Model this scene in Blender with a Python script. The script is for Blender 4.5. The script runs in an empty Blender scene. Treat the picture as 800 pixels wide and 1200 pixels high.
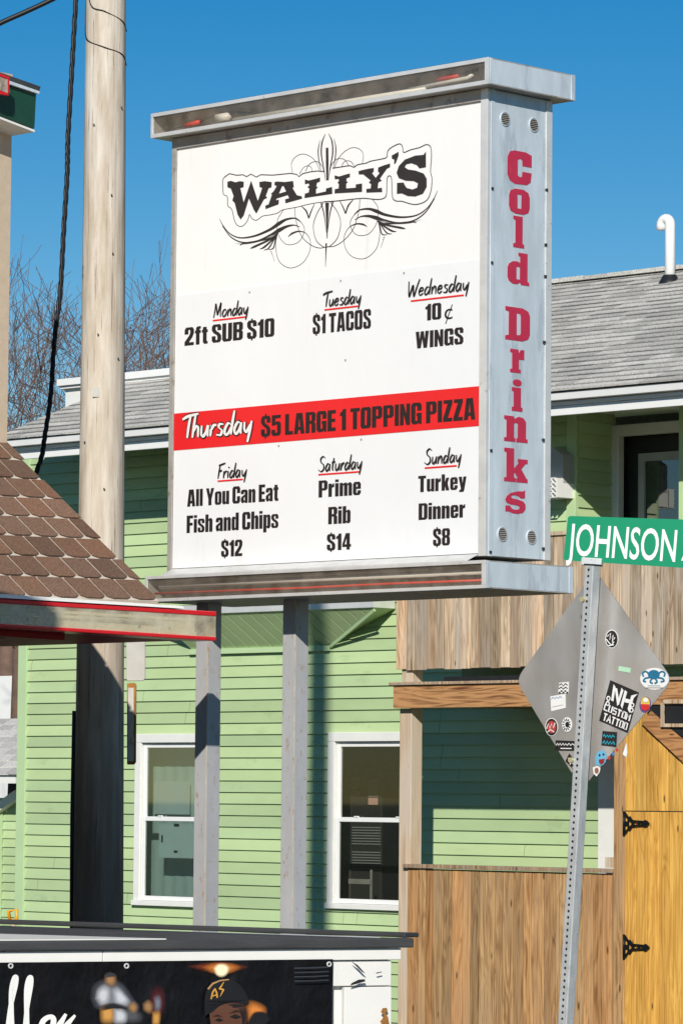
import bpy, bmesh, math, random
from mathutils import Vector, Matrix
from mathutils.geometry import tessellate_polygon
random.seed(7)
R = math.radians
sc = bpy.context.scene
COL = sc.collection

# ------------------------------------------------------------------ camera
FPX, YAW, PIT, ROL = 4586.7, 0.771582, 0.0730876, 0.0088099     # focal length in px of an 800x1200 picture
EYE = Vector((0, 0, 1.7))
GZ = -0.8                                              # level of the lot below the photographer's street
cam = bpy.data.cameras.new('camera'); co = bpy.data.objects.new('camera', cam); COL.objects.link(co)
cam.sensor_fit = 'VERTICAL'; cam.sensor_height = 36; cam.sensor_width = 24
cam.lens = FPX / 1200 * 36
cam.clip_start = 0.1; cam.clip_end = 3000
fw = Vector((-math.sin(YAW), math.cos(YAW), 0)); rt = Vector((math.cos(YAW), math.sin(YAW), 0)); up = Vector((0, 0, 1))
F = fw * math.cos(PIT) + up * math.sin(PIT); U = up * math.cos(PIT) - fw * math.sin(PIT)
def rot2(a):  # camera right / up with roll (picture turned clockwise by ROL)
    return rt * math.cos(a) + U * math.sin(a), U * math.cos(a) - rt * math.sin(a)
CR, CU = rot2(ROL)
co.matrix_world = Matrix(((CR.x, CU.x, -F.x, EYE.x), (CR.y, CU.y, -F.y, EYE.y), (CR.z, CU.z, -F.z, EYE.z), (0, 0, 0, 1)))
sc.camera = co
def ray(px, py):
    return (F * FPX + CR * (px - 400) - CU * (py - 600))
def hit(px, py, n, d):            # point where that line of sight meets the plane n.p = d
    v = ray(px, py); n = Vector(n); return EYE + v * ((d - n.dot(EYE)) / n.dot(v))
def onY(px, py, y): return hit(px, py, (0, 1, 0), y)
def onX(px, py, x): return hit(px, py, (1, 0, 0), x)
def atz(px, py, z):
    v = ray(px, py); return EYE + v * (z / fw.dot(v))

# ------------------------------------------------------------------ light
SUN = Vector((-0.80, 1.0, -0.66)).normalized()         # direction the sunlight travels
el = math.asin(-SUN.z)
w = bpy.data.worlds.new('World'); sc.world = w; w.use_nodes = True
nt = w.node_tree; bg = nt.nodes['Background']
sky = nt.nodes.new('ShaderNodeTexSky'); sky.sky_type = 'NISHITA'; sky.sun_disc = False
sky.sun_elevation = el
sky.sun_rotation = math.atan2(-SUN.x, -SUN.y)
sky.altitude = 1500; sky.air_density = 1.0; sky.dust_density = 0.0; sky.ozone_density = 1.3
hs = nt.nodes.new('ShaderNodeHueSaturation'); hs.inputs['Saturation'].default_value = 1.62
nt.links.new(sky.outputs[0], hs.inputs['Color']); nt.links.new(hs.outputs[0], bg.inputs[0])
bg.inputs[1].default_value = 0.077
sl = bpy.data.lights.new('sun', 'SUN'); so = bpy.data.objects.new('sun', sl); COL.objects.link(so)
sl.energy = 4.85; sl.angle = R(0.53); sl.color = (1.0, 0.95, 0.86)
so.rotation_euler = SUN.to_track_quat('-Z', 'Y').to_euler(); so.location = (10, -20, 30)
sc.view_settings.view_transform = 'Standard'; sc.view_settings.look = 'None'
sc.view_settings.gamma = 1; sc.view_settings.exposure = 0.0
sc.view_settings.use_curve_mapping = False
sc.cycles.max_bounces = 6; sc.cycles.transparent_max_bounces = 12

# ------------------------------------------------------------------ materials
def mat(name, col, rough=0.6, metal=0.0, var=0.0, scale=(6, 6, 6), bump=0.0, col2=None, attr=False, detail=6, spec=0.4, lo=.35, hi=.7, bscale=None, dirt=None, bdist=.01):
    m = bpy.data.materials.new(name); m.use_nodes = True; N = m.node_tree.nodes; L = m.node_tree.links
    b = N['Principled BSDF']; b.inputs['Roughness'].default_value = rough; b.inputs['Metallic'].default_value = metal
    b.inputs['Specular IOR Level'].default_value = spec
    tc = N.new('ShaderNodeTexCoord'); mp = N.new('ShaderNodeMapping'); mp.inputs['Scale'].default_value = scale
    L.new(tc.outputs['Object'], mp.inputs[0])
    nz = N.new('ShaderNodeTexNoise'); nz.inputs['Scale'].default_value = 1; nz.inputs['Detail'].default_value = detail; nz.inputs['Roughness'].default_value = .62
    L.new(mp.outputs[0], nz.inputs['Vector'])
    c2 = col2 or tuple(max(0, c * (1 - var)) for c in col)
    rp = N.new('ShaderNodeValToRGB'); rp.color_ramp.elements[0].position = lo; rp.color_ramp.elements[1].position = hi
    rp.color_ramp.elements[0].color = (*c2, 1); rp.color_ramp.elements[1].color = (*col, 1)
    L.new(nz.outputs[0], rp.inputs[0]); out = rp.outputs[0]
    if dirt:                                   # (colour, scale, threshold) small spots of another colour
        dn = N.new('ShaderNodeTexNoise'); dn.inputs['Detail'].default_value = 8; dn.inputs['Roughness'].default_value = .7
        dn.inputs['Scale'].default_value = 1
        dm = N.new('ShaderNodeMapping'); dm.inputs['Scale'].default_value = dirt[1]; dm.inputs['Location'].default_value = (3.1, 7.7, 1.3)
        L.new(tc.outputs['Object'], dm.inputs[0]); L.new(dm.outputs[0], dn.inputs['Vector'])
        dr = N.new('ShaderNodeMapRange'); dr.inputs[1].default_value = dirt[2]; dr.inputs[2].default_value = dirt[2] + .06; dr.inputs[4].default_value = dirt[3] if len(dirt) > 3 else .8
        L.new(dn.outputs[0], dr.inputs[0])
        mx = N.new('ShaderNodeMix'); mx.data_type = 'RGBA'; mx.inputs[7].default_value = (*dirt[0], 1)
        L.new(dr.outputs[0], mx.inputs[0]); L.new(out, mx.inputs[6]); out = mx.outputs[2]
    if attr:
        at = N.new('ShaderNodeAttribute'); at.attribute_name = 'tint'
        mx = N.new('ShaderNodeMix'); mx.data_type = 'RGBA'; mx.blend_type = 'MULTIPLY'; mx.inputs[0].default_value = 1
        L.new(out, mx.inputs[6]); L.new(at.outputs['Color'], mx.inputs[7]); out = mx.outputs[2]
    L.new(out, b.inputs['Base Color'])
    if bump:
        bn = N.new('ShaderNodeTexNoise'); bn.inputs['Detail'].default_value = 4; bn.inputs['Scale'].default_value = 1
        bm_ = N.new('ShaderNodeMapping'); bm_.inputs['Scale'].default_value = bscale or scale
        L.new(tc.outputs['Object'], bm_.inputs[0]); L.new(bm_.outputs[0], bn.inputs['Vector'])
        bp = N.new('ShaderNodeBump'); bp.inputs['Strength'].default_value = bump; bp.inputs['Distance'].default_value = bdist
        L.new(bn.outputs[0], bp.inputs['Height']); L.new(bp.outputs[0], b.inputs['Normal'])
    return m

def wood(name, light, dark, knot=(.06, .028, .012), axis=2, grain=60, rough=.75, knots=.05, ring=.5, weather=None):
    """boards with long grain along axis, cathedral rings, knots; 'tint' shifts each board"""
    m = bpy.data.materials.new(name); m.use_nodes = True; N = m.node_tree.nodes; L = m.node_tree.links
    b = N['Principled BSDF']; b.inputs['Roughness'].default_value = rough; b.inputs['Specular IOR Level'].default_value = .25
    tc = N.new('ShaderNodeTexCoord'); at = N.new('ShaderNodeAttribute'); at.attribute_name = 'tint'
    sep = N.new('ShaderNodeSeparateColor'); L.new(at.outputs['Color'], sep.inputs[0])
    def mapping(s):
        mp = N.new('ShaderNodeMapping'); mp.inputs['Scale'].default_value = s
        L.new(tc.outputs['Object'], mp.inputs[0])
        ad = N.new('ShaderNodeVectorMath'); ad.operation = 'ADD'
        sc_ = N.new('ShaderNodeVectorMath'); sc_.operation = 'SCALE'; sc_.inputs[3].default_value = 37.0
        L.new(at.outputs['Vector'], sc_.inputs[0]); L.new(mp.outputs[0], ad.inputs[0]); L.new(sc_.outputs[0], ad.inputs[1])
        return ad.outputs[0]
    def S(a, c): s = [a, a, a]; s[axis] = c; return s
    g = N.new('ShaderNodeTexNoise'); g.inputs['Scale'].default_value = 1; g.inputs['Detail'].default_value = 5; L.new(mapping(S(grain, 1.6)), g.inputs['Vector'])
    g2 = N.new('ShaderNodeTexNoise'); g2.inputs['Scale'].default_value = 1; g2.inputs['Detail'].default_value = 3; g2.inputs['Distortion'].default_value = .6; L.new(mapping(S(9, .8)), g2.inputs['Vector'])
    wv = N.new('ShaderNodeMath'); wv.operation = 'MULTIPLY'; wv.inputs[1].default_value = 9; L.new(g2.outputs[0], wv.inputs[0])
    fr = N.new('ShaderNodeMath'); fr.operation = 'PINGPONG'; fr.inputs[1].default_value = .5; L.new(wv.outputs[0], fr.inputs[0])
    ad = N.new('ShaderNodeMath'); ad.operation = 'MULTIPLY_ADD'; ad.inputs[1].default_value = ring; L.new(fr.outputs[0], ad.inputs[0]); L.new(g.outputs[0], ad.inputs[2])
    rp = N.new('ShaderNodeValToRGB'); rp.color_ramp.elements[0].position = .38; rp.color_ramp.elements[1].position = .82
    rp.color_ramp.elements[0].color = (*dark, 1); rp.color_ramp.elements[1].color = (*light, 1); L.new(ad.outputs[0], rp.inputs[0])
    out = rp.outputs[0]
    if weather:
        wn = N.new('ShaderNodeTexNoise'); wn.inputs['Scale'].default_value = 1; wn.inputs['Detail'].default_value = 4; L.new(mapping(S(7, 1.1)), wn.inputs['Vector'])
        wr = N.new('ShaderNodeMapRange'); wr.inputs[1].default_value = .42; wr.inputs[2].default_value = .68; wr.inputs[4].default_value = .75; L.new(wn.outputs[0], wr.inputs[0])
        wm = N.new('ShaderNodeMix'); wm.data_type = 'RGBA'; wm.inputs[7].default_value = (*weather, 1); L.new(wr.outputs[0], wm.inputs[0]); L.new(out, wm.inputs[6]); out = wm.outputs[2]
    v = N.new('ShaderNodeTexVoronoi'); v.inputs['Scale'].default_value = 1; L.new(mapping(S(9, 2.6)), v.inputs['Vector'])
    kr = N.new('ShaderNodeMapRange'); kr.inputs[1].default_value = knots * 1.6; kr.inputs[2].default_value = knots * .7; kr.inputs[4].default_value = .85; L.new(v.outputs['Distance'], kr.inputs[0])
    kx = N.new('ShaderNodeMix'); kx.data_type = 'RGBA'; kx.inputs[7].default_value = (*knot, 1); L.new(kr.outputs[0], kx.inputs[0]); L.new(out, kx.inputs[6]); out = kx.outputs[2]
    mx = N.new('ShaderNodeMix'); mx.data_type = 'RGBA'; mx.blend_type = 'MULTIPLY'; mx.inputs[0].default_value = 1
    L.new(out, mx.inputs[6]); L.new(at.outputs['Color'], mx.inputs[7]); L.new(mx.outputs[2], b.inputs['Base Color'])
    bp = N.new('ShaderNodeBump'); bp.inputs['Strength'].default_value = .35; bp.inputs['Distance'].default_value = .004
    L.new(g.outputs[0], bp.inputs['Height']); L.new(bp.outputs[0], b.inputs['Normal'])
    return m

def glass(name, tint=(.8, .9, .88), refl=.12, haze=0.0, hazecol=(.6, .6, .55), rough=.02):
    m = bpy.data.materials.new(name); m.use_nodes = True; N = m.node_tree.nodes; L = m.node_tree.links
    N.remove(N['Principled BSDF']); o = N['Material Output']
    t = N.new('ShaderNodeBsdfTransparent'); t.inputs[0].default_value = (*tint, 1)
    g = N.new('ShaderNodeBsdfGlossy'); g.inputs['Roughness'].default_value = rough
    fz = N.new('ShaderNodeLayerWeight'); fz.inputs[0].default_value = .5
    pw = N.new('ShaderNodeMath'); pw.operation = 'POWER'; pw.inputs[1].default_value = 4; L.new(fz.outputs['Facing'], pw.inputs[0])
    mr = N.new('ShaderNodeMapRange'); mr.inputs[3].default_value = refl; mr.inputs[4].default_value = .9; L.new(pw.outputs[0], mr.inputs[0])
    x = N.new('ShaderNodeMixShader'); L.new(mr.outputs[0], x.inputs[0]); L.new(t.outputs[0], x.inputs[1]); L.new(g.outputs[0], x.inputs[2]); out = x.outputs[0]
    if haze:
        d = N.new('ShaderNodeBsdfDiffuse'); d.inputs[0].default_value = (*hazecol, 1)
        tc = N.new('ShaderNodeTexCoord'); nz = N.new('ShaderNodeTexNoise'); nz.inputs['Scale'].default_value = 9; nz.inputs['Detail'].default_value = 6; L.new(tc.outputs['Object'], nz.inputs['Vector'])
        hr = N.new('ShaderNodeMapRange'); hr.inputs[1].default_value = .3; hr.inputs[2].default_value = .75; hr.inputs[3].default_value = haze * .3; hr.inputs[4].default_value = haze * 1.6; L.new(nz.outputs[0], hr.inputs[0])
        y = N.new('ShaderNodeMixShader'); L.new(hr.outputs[0], y.inputs[0]); L.new(out, y.inputs[1]); L.new(d.outputs[0], y.inputs[2]); out = y.outputs[0]
    L.new(out, o.inputs['Surface']); return m

M = {}
M['siding'] = mat('pale_green_siding', (.475, .615, .325), .5, var=.13, scale=(.9, .9, 2.5), bump=.05, bscale=(3, 3, 30), attr=True, dirt=((.30, .41, .21), (2.5, 2.5, 5), .60, .35))
M['green_trim'] = mat('pale_green_trim', (.47, .63, .35), .5, var=.08, scale=(3, 3, 3))
M['white_trim'] = mat('white_painted_trim', (.78, .78, .75), .45, var=.08, scale=(4, 4, 4), dirt=((.5, .48, .42), (5, 5, 5), .68, .35))
M['vinyl'] = mat('white_vinyl', (.80, .80, .79), .35, var=.05, scale=(3, 3, 3))
M['sign_white'] = mat('sign_face_white', (.86, .85, .84), .26, var=.04, scale=(1.2, 1.2, .6), dirt=((.58, .55, .50), (9, 9, .9), .60, .22), bump=.25, bscale=(2.2, 2.2, 1.2), bdist=.03)
M['sign_panel'] = mat('sign_lower_panel_white', (.81, .82, .83), .22, var=.04, scale=(1.5, 1.5, .7), dirt=((.58, .56, .52), (9, 9, .9), .60, .22), bump=.25, bscale=(2.2, 2.2, 1.2), bdist=.03)
M['ink'] = mat('black_vinyl_ink', (.022, .018, .018), .45, var=.2, scale=(30, 30, 30))
M['ink_logo'] = mat('charcoal_vinyl_ink', (.035, .030, .030), .45, var=.2, scale=(30, 30, 30))
M['red_ink'] = mat('red_vinyl', (.78, .018, .022), .35, var=.06, scale=(4, 4, 4))
M['crimson'] = mat('faded_crimson_vinyl', (.52, .030, .075), .45, var=.12, scale=(7, 7, 3), dirt=((.58, .16, .2), (40, 40, 9), .66, .6))
M['white_ink'] = mat('white_vinyl_ink', (.80, .79, .77), .4, var=.03)
M['galv'] = mat('weathered_galvanised_sheet', (.72, .80, .86), .40, .25, var=.2, scale=(9, 9, 2.2), bump=.08, bscale=(3, 3, 1.5), dirt=((.42, .48, .54), (7, 7, 1.4), .53, .6), bdist=.02)
M['galv_front'] = mat('bright_aluminium', (.78, .78, .77), .38, .35, var=.15, scale=(9, 9, 9), dirt=((.36, .27, .19), (14, 14, 14), .615, .6))
M['alu_dark'] = mat('dull_aluminium', (.50, .475, .44), .5, .3, var=.25, scale=(8, 8, 8), dirt=((.22, .15, .10), (11, 11, 11), .57, .65))
M['post'] = mat('grey_painted_steel', (.50, .50, .515), .5, .12, var=.14, scale=(8, 8, 3), attr=True, dirt=((.36, .22, .10), (38, 38, 14), .585, .75))
M['seam'] = mat('scuffed_edge', (.60, .52, .38), .7, var=.3, scale=(40, 40, 9), dirt=((.44, .22, .08), (30, 30, 12), .55, .8))
M['rust'] = mat('rust_orange', (.46, .2, .045), .8, var=.5, scale=(14, 14, 10))
M['trough_in'] = mat('weathered_trough_lining', (.60, .50, .41), .6, .0, var=.4, scale=(3, 3, 9), dirt=((.16, .12, .09), (7, 7, 7), .58, .7))
M['tube'] = mat('fluorescent_tube', (.75, .72, .65), .35, var=.1)
M['redwire'] = mat('red_wire', (.7, .05, .03), .4)
M['black'] = mat('black_rubber', (.012, .012, .014), .5, var=.3)
M['dark'] = mat('dark_metal', (.02, .02, .022), .45, var=.3)
M['acrylic'] = glass('clear_acrylic', (.97, .96, .94), .035, .07, (.62, .56, .47))
M['acrylic_cream'] = glass('yellowed_acrylic', (.97, .95, .88), .03, .32, (.80, .75, .60))
M['window_glass'] = glass('window_glass', (.78, .86, .84), .20)
M['dark_glass'] = glass('dark_window_glass', (.86, .88, .86), .07)
M['door_glass'] = glass('door_glass', (.5, .5, .5), .22)
M['interior'] = mat('room_interior', (.16, .15, .135), .8, var=.3, scale=(2, 2, 2))
M['interior_pale'] = mat('pale_curtain', (.70, .76, .73), .8, var=.12, scale=(2, 2, .6))
M['paper'] = mat('white_paper', (.78, .80, .78), .7, var=.04)
M['shingle'] = mat('grey_asphalt_shingle', (.72, .70, .665), .9, var=.5, scale=(60, 60, 60), attr=True, bump=.3, bscale=(160, 160, 160), bdist=.003)
M['tab'] = mat('brown_asphalt_shingle', (.235, .132, .084), .9, col2=(.08, .043, .026), scale=(95, 95, 95), attr=True, bump=.6, bscale=(240, 240, 240), bdist=.004, lo=.3, hi=.66)
M['tab_under'] = mat('pale_shingle_edge', (.64, .56, .47), .9, var=.25, scale=(120, 120, 120))
M['pole'] = mat('weathered_pole_wood', (.66, .60, .52), .85, col2=(.43, .35, .265), scale=(17, 17, 2.3), bump=.5, bscale=(60, 60, 2.5), lo=.3, hi=.66, dirt=((.13, .085, .055), (62, 62, 1.3), .585, .95), bdist=.006)
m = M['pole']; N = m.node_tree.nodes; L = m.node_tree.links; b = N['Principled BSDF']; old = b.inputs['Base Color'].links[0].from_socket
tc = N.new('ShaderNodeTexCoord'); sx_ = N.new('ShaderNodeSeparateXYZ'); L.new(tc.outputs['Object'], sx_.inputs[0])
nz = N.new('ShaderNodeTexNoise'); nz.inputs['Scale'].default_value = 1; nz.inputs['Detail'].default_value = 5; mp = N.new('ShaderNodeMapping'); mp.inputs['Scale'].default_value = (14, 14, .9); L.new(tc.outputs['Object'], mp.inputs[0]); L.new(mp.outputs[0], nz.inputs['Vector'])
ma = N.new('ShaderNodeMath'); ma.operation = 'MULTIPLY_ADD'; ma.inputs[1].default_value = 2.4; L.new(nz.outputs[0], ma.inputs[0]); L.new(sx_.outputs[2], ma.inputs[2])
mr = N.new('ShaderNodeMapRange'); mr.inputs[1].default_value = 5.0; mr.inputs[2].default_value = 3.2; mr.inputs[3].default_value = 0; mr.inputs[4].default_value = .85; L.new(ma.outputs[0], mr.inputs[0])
mx = N.new('ShaderNodeMix'); mx.data_type = 'RGBA'; mx.inputs[7].default_value = (.19, .115, .07, 1); L.new(mr.outputs[0], mx.inputs[0]); L.new(old, mx.inputs[6]); L.new(mx.outputs[2], b.inputs['Base Color'])  # shade of the lower pole painted in: brown tint deepens towards its foot
M['board_old'] = wood('weathered_grey_brown_board', (.72, .54, .36), (.27, .165, .09), weather=(.50, .41, .33), ring=.5, knots=.06)
M['board'] = wood('cedar_fence_board', (.56, .325, .14), (.21, .095, .033), weather=(.40, .245, .13), ring=.6, knots=.075)
M['beam'] = wood('stained_beam', (.50, .26, .11), (.13, .05, .018), axis=0, ring=.9, grain=35, knots=.06)
M['wpost'] = wood('pale_wooden_post', (.66, .54, .40), (.45, .32, .21), weather=(.56, .49, .41), ring=.4)
M['gate'] = wood('golden_pine_board', (.76, .44, .10), (.46, .22, .04), ring=.55, knots=.07)
M['iron'] = mat('black_wrought_iron', (.01, .01, .011), .4, .3)
M['red_paint'] = mat('red_enamel', (.66, .012, .022), .3, var=.1)
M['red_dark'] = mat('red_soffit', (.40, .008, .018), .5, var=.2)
M['cream'] = mat('cream_lightbox', (.72, .68, .55), .5, var=.2, scale=(3, 3, 3), dirt=((.36, .31, .22), (8, 8, 8), .6, .5))
M['beige'] = mat('beige_stucco', (.52, .42, .31), .85, var=.1, scale=(20, 20, 20), bump=.1, bscale=(90, 90, 90))
M['dkgreen'] = mat('dark_green_fascia', (.010, .060, .036), .45, var=.2)
M['signgreen'] = mat('green_reflective_sheeting', (.003, .25, .12), .3, var=.05, scale=(8, 8, 8))
M['plate'] = None
M['zinc'] = mat('galvanised_tube', (.68, .70, .71), .40, .4, var=.25, scale=(26, 26, 10), bump=.06, dirt=((.36, .37, .38), (50, 50, 30), .58, .5))
M['roof_edge'] = mat('black_roofing_membrane', (.055, .057, .06), .6, var=.4, scale=(3, 3, 30))
M['shed_white'] = mat('chipped_white_paint', (.76, .75, .72), .5, var=.06, scale=(4, 4, 4), dirt=((.12, .10, .08), (13, 13, 20), .715, .9))
M['banner'] = mat('black_vinyl_banner', (.007, .0065, .008), .34, spec=.22, var=.3, scale=(4, 4, 4), bump=.8, bscale=(3.4, 3.4, 2.2), bdist=.07)
M['bark'] = mat('grey_brown_bark', (.17, .105, .078), .9, var=.4, scale=(5, 5, 5))
M['asphalt'] = mat('asphalt', (.06, .06, .062), .9, var=.3, scale=(3, 3, 3), bump=.2, bscale=(90, 90, 90))
M['concrete'] = mat('concrete', (.38, .37, .35), .85, var=.2, scale=(2, 2, 2))
M['grass'] = mat('winter_grass', (.11, .12, .05), .9, var=.5, scale=(3, 3, 3), bump=.4, bscale=(40, 40, 40))
M['yellow'] = mat('yellow_plastic', (.80, .36, .01), .4)
M['grey_plastic'] = mat('grey_plastic', (.38, .39, .39), .5, var=.1)
M['grey_metal'] = mat('grey_steel_plate', (.42, .41, .39), .5, .3, var=.15, scale=(6, 6, 6))
M['appliance'] = mat('dark_appliance', (.055, .052, .05), .4, .2)
M['blind'] = mat('grey_blind', (.40, .39, .37), .6)
def flat(name, c, rough=.45): return mat(name, c, rough, var=.06, scale=(20, 20, 20))

# brushed aluminium of the sign back
m = bpy.data.materials.new('brushed_aluminium'); m.use_nodes = True; N = m.node_tree.nodes; L = m.node_tree.links
b = N['Principled BSDF']; b.inputs['Metallic'].default_value = .62
tc = N.new('ShaderNodeTexCoord'); mp = N.new('ShaderNodeMapping'); mp.inputs['Scale'].default_value = (5, 5, 2.2); L.new(tc.outputs['Object'], mp.inputs[0])
nz = N.new('ShaderNodeTexNoise'); nz.inputs['Scale'].default_value = 1; nz.inputs['Detail'].default_value = 5; L.new(mp.outputs[0], nz.inputs['Vector'])
rp = N.new('ShaderNodeValToRGB'); rp.color_ramp.elements[0].color = (.50, .465, .435, 1); rp.color_ramp.elements[1].color = (.74, .70, .66, 1); rp.color_ramp.elements[0].position = .3; rp.color_ramp.elements[1].position = .7
L.new(nz.outputs[0], rp.inputs[0]); L.new(rp.outputs[0], b.inputs['Base Color'])
mr = N.new('ShaderNodeMapRange'); mr.inputs[3].default_value = .24; mr.inputs[4].default_value = .36; L.new(nz.outputs[0], mr.inputs[0]); L.new(mr.outputs[0], b.inputs['Roughness'])
bn = N.new('ShaderNodeTexNoise'); bn.inputs['Scale'].default_value = 1.5; L.new(tc.outputs['Object'], bn.inputs['Vector'])
bp = N.new('ShaderNodeBump'); bp.inputs['Strength'].default_value = .7; bp.inputs['Distance'].default_value = .10; L.new(bn.outputs[0], bp.inputs['Height']); L.new(bp.outputs[0], b.inputs['Normal'])
M['plate'] = m

# ------------------------------------------------------------------ mesh helpers
class MB:
    def __init__(s): s.v = []; s.f = []; s.t = []; s.cur = (1, 1, 1)
    def face(s, pts, tint=None):
        i = len(s.v); s.v += [Vector(p) for p in pts]; s.f.append(tuple(range(i, i + len(pts)))); s.t.append(tint or s.cur)
    def mesh(s, verts, faces, tint=None):
        i = len(s.v); s.v += [Vector(p) for p in verts]
        for f in faces: s.f.append(tuple(i + k for k in f)); s.t.append(tint or s.cur)
    def box(s, a, b, tint=None):
        x0, x1 = sorted((a[0], b[0])); y0, y1 = sorted((a[1], b[1])); z0, z1 = sorted((a[2], b[2]))
        s.hexa([(x0, y0, z0), (x1, y0, z0), (x1, y1, z0), (x0, y1, z0)], [(x0, y0, z1), (x1, y0, z1), (x1, y1, z1), (x0, y1, z1)], tint)
    def hexa(s, lo, hi, tint=None):                     # prism between two loops of equal length
        n = len(lo)
        fs = [tuple(range(n - 1, -1, -1)), tuple(range(n, 2 * n))] + [(k, (k + 1) % n, n + (k + 1) % n, n + k) for k in range(n)]
        s.mesh(list(lo) + list(hi), fs, tint)
    def obox(s, o, ux, uy, uz, tint=None):              # box from a corner and three edge vectors
        o, ux, uy, uz = map(Vector, (o, ux, uy, uz))
        s.hexa([o, o + ux, o + ux + uy, o + uy], [o + uz, o + ux + uz, o + ux + uy + uz, o + uy + uz], tint)
    def plate(s, pts, depth, tint=None, holes=()):      # polygon(s) in a plane with a thickness vector
        d = Vector(depth); loops = [[Vector(p) for p in pts]] + [[Vector(p) for p in h] for h in holes]
        tris = tessellate_polygon(loops); flat_ = [p for l in loops for p in l]; n = len(flat_)
        i = len(s.v); s.v += flat_ + [p + d for p in flat_]
        for t in tris: s.f += [(i + t[0], i + t[1], i + t[2]), (i + n + t[2], i + n + t[1], i + n + t[0])]; s.t += [tint or s.cur] * 2
        k = 0
        for l in loops:
            m_ = len(l)
            for q in range(m_): s.f.append((i + k + q, i + k + (q + 1) % m_, i + n + k + (q + 1) % m_, i + n + k + q)); s.t.append(tint or s.cur)
            k += m_
    def tube(s, path, r, seg=8, tint=None, cap=True):
        path = [Vector(p) for p in path]; n = len(path); rs = r if isinstance(r, (list, tuple)) else [r] * n
        i0 = len(s.v); nrm = None
        for k, p in enumerate(path):
            t = (path[min(k + 1, n - 1)] - path[max(k - 1, 0)]).normalized()
            if nrm is None:
                a = Vector((0, 0, 1)) if abs(t.z) < .9 else Vector((1, 0, 0)); nrm = t.cross(a).normalized()
            else: nrm = (nrm - t * nrm.dot(t)).normalized()
            bi = t.cross(nrm)
            for q in range(seg):
                a = 2 * math.pi * q / seg; s.v.append(p + (nrm * math.cos(a) + bi * math.sin(a)) * rs[k])
        for k in range(n - 1):
            for q in range(seg):
                q2 = (q + 1) % seg
                s.f.append((i0 + k * seg + q, i0 + k * seg + q2, i0 + (k + 1) * seg + q2, i0 + (k + 1) * seg + q)); s.t.append(tint or s.cur)
        if cap:
            s.f.append(tuple(i0 + q for q in range(seg - 1, -1, -1))); s.t.append(tint or s.cur)
            s.f.append(tuple(i0 + (n - 1) * seg + q for q in range(seg))); s.t.append(tint or s.cur)
    def build(s, name, m, parent=None, smooth=False, bevel=0, label=None):
        me = bpy.data.meshes.new(name); off = Vector((0, 0, 0)); p = parent
        while p: off += p.location; p = p.parent
        if parent is None and s.v:
            mn = Vector((min(v.x for v in s.v), min(v.y for v in s.v), min(v.z for v in s.v))); mxx = Vector((max(v.x for v in s.v), max(v.y for v in s.v), mn.z))
            off = Vector(((mn.x + mxx.x) / 2, (mn.y + mxx.y) / 2, mn.z))
        me.from_pydata([v - off for v in s.v], [], s.f)
        at = me.color_attributes.new('tint', 'FLOAT_COLOR', 'CORNER')
        buf = []
        for f, t in zip(s.f, s.t): buf += [t[0], t[1], t[2], 1.0] * len(f)
        at.data.foreach_set('color', buf)
        bm = bmesh.new(); bm.from_mesh(me); bmesh.ops.recalc_face_normals(bm, faces=bm.faces); bm.to_mesh(me); bm.free()
        me.materials.append(m)
        if smooth: me.polygons.foreach_set('use_smooth', [True] * len(me.polygons))
        o = bpy.data.objects.new(name, me); COL.objects.link(o)
        if parent: o.parent = parent
        else: o.location = off
        if bevel:
            bv = o.modifiers.new('edge', 'BEVEL'); bv.width = bevel; bv.segments = 2; bv.limit_method = 'ANGLE'; bv.angle_limit = R(40)
        if label: o['label'] = label
        return o

def thing(name, label, cat, loc=(0, 0, 0), group=None):
    o = bpy.data.objects.new(name, None); COL.objects.link(o); o.location = loc; o.empty_display_size = .2
    o['label'] = label; o['category'] = cat
    if group: o['group'] = group
    return o
def tag(o, label, cat, group=None):
    o['label'] = label; o['category'] = cat
    if group: o['group'] = group
    return o
def struct(o): o['kind'] = 'structure'; return o
def tn(a=.85, b=1.1, warm=.03):
    k = random.uniform(a, b); w_ = random.uniform(-warm, warm); return (k * (1 + w_), k, k * (1 - w_))
def smoothpath(pts, n=6):             # Catmull-Rom
    P = [Vector(p) for p in pts]; P = [P[0] * 2 - P[1]] + P + [P[-1] * 2 - P[-2]]; out = []
    for i in range(1, len(P) - 2):
        for k in range(n):
            t = k / n; a, b_, c, d = P[i - 1], P[i], P[i + 1], P[i + 2]
            out.append(.5 * ((2 * b_) + (c - a) * t + (2 * a - 5 * b_ + 4 * c - d) * t * t + (3 * b_ - a - 3 * c + d) * t ** 3))
    out.append(P[-2]); return out
EPS = [0]
def ribbon(mb, pts, widths, to3, lift):       # a flat painted stroke of changing width; pts are 2-D
    P = [Vector((p[0], p[1])) for p in pts]; n = len(P)
    if not isinstance(widths, (list, tuple)): widths = [widths] * n
    if len(widths) != n: widths = [widths[min(len(widths) - 1, int(k / (n - 1) * (len(widths) - 1)))] * (1 - (k / (n - 1) * (len(widths) - 1)) % 1) + widths[min(len(widths) - 1, int(k / (n - 1) * (len(widths) - 1)) + 1)] * ((k / (n - 1) * (len(widths) - 1)) % 1) for k in range(n)]
    EPS[0] += 1; off = lift + lift.normalized() * (.00022 * (EPS[0] % 12))
    Ls, Rs = [], []
    for k in range(n):
        t = P[min(k + 1, n - 1)] - P[max(k - 1, 0)]
        t = t.normalized() if t.length > 1e-9 else Vector((1, 0)); nn = Vector((-t.y, t.x)) * widths[k] * .5
        Ls.append(P[k] + nn); Rs.append(P[k] - nn)
    vs = [to3(q.x, q.y) + off for q in Ls] + [to3(q.x, q.y) + off for q in Rs]
    mb.mesh(vs, [(k, k + 1, n + k + 1, n + k) for k in range(n - 1)])

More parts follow.
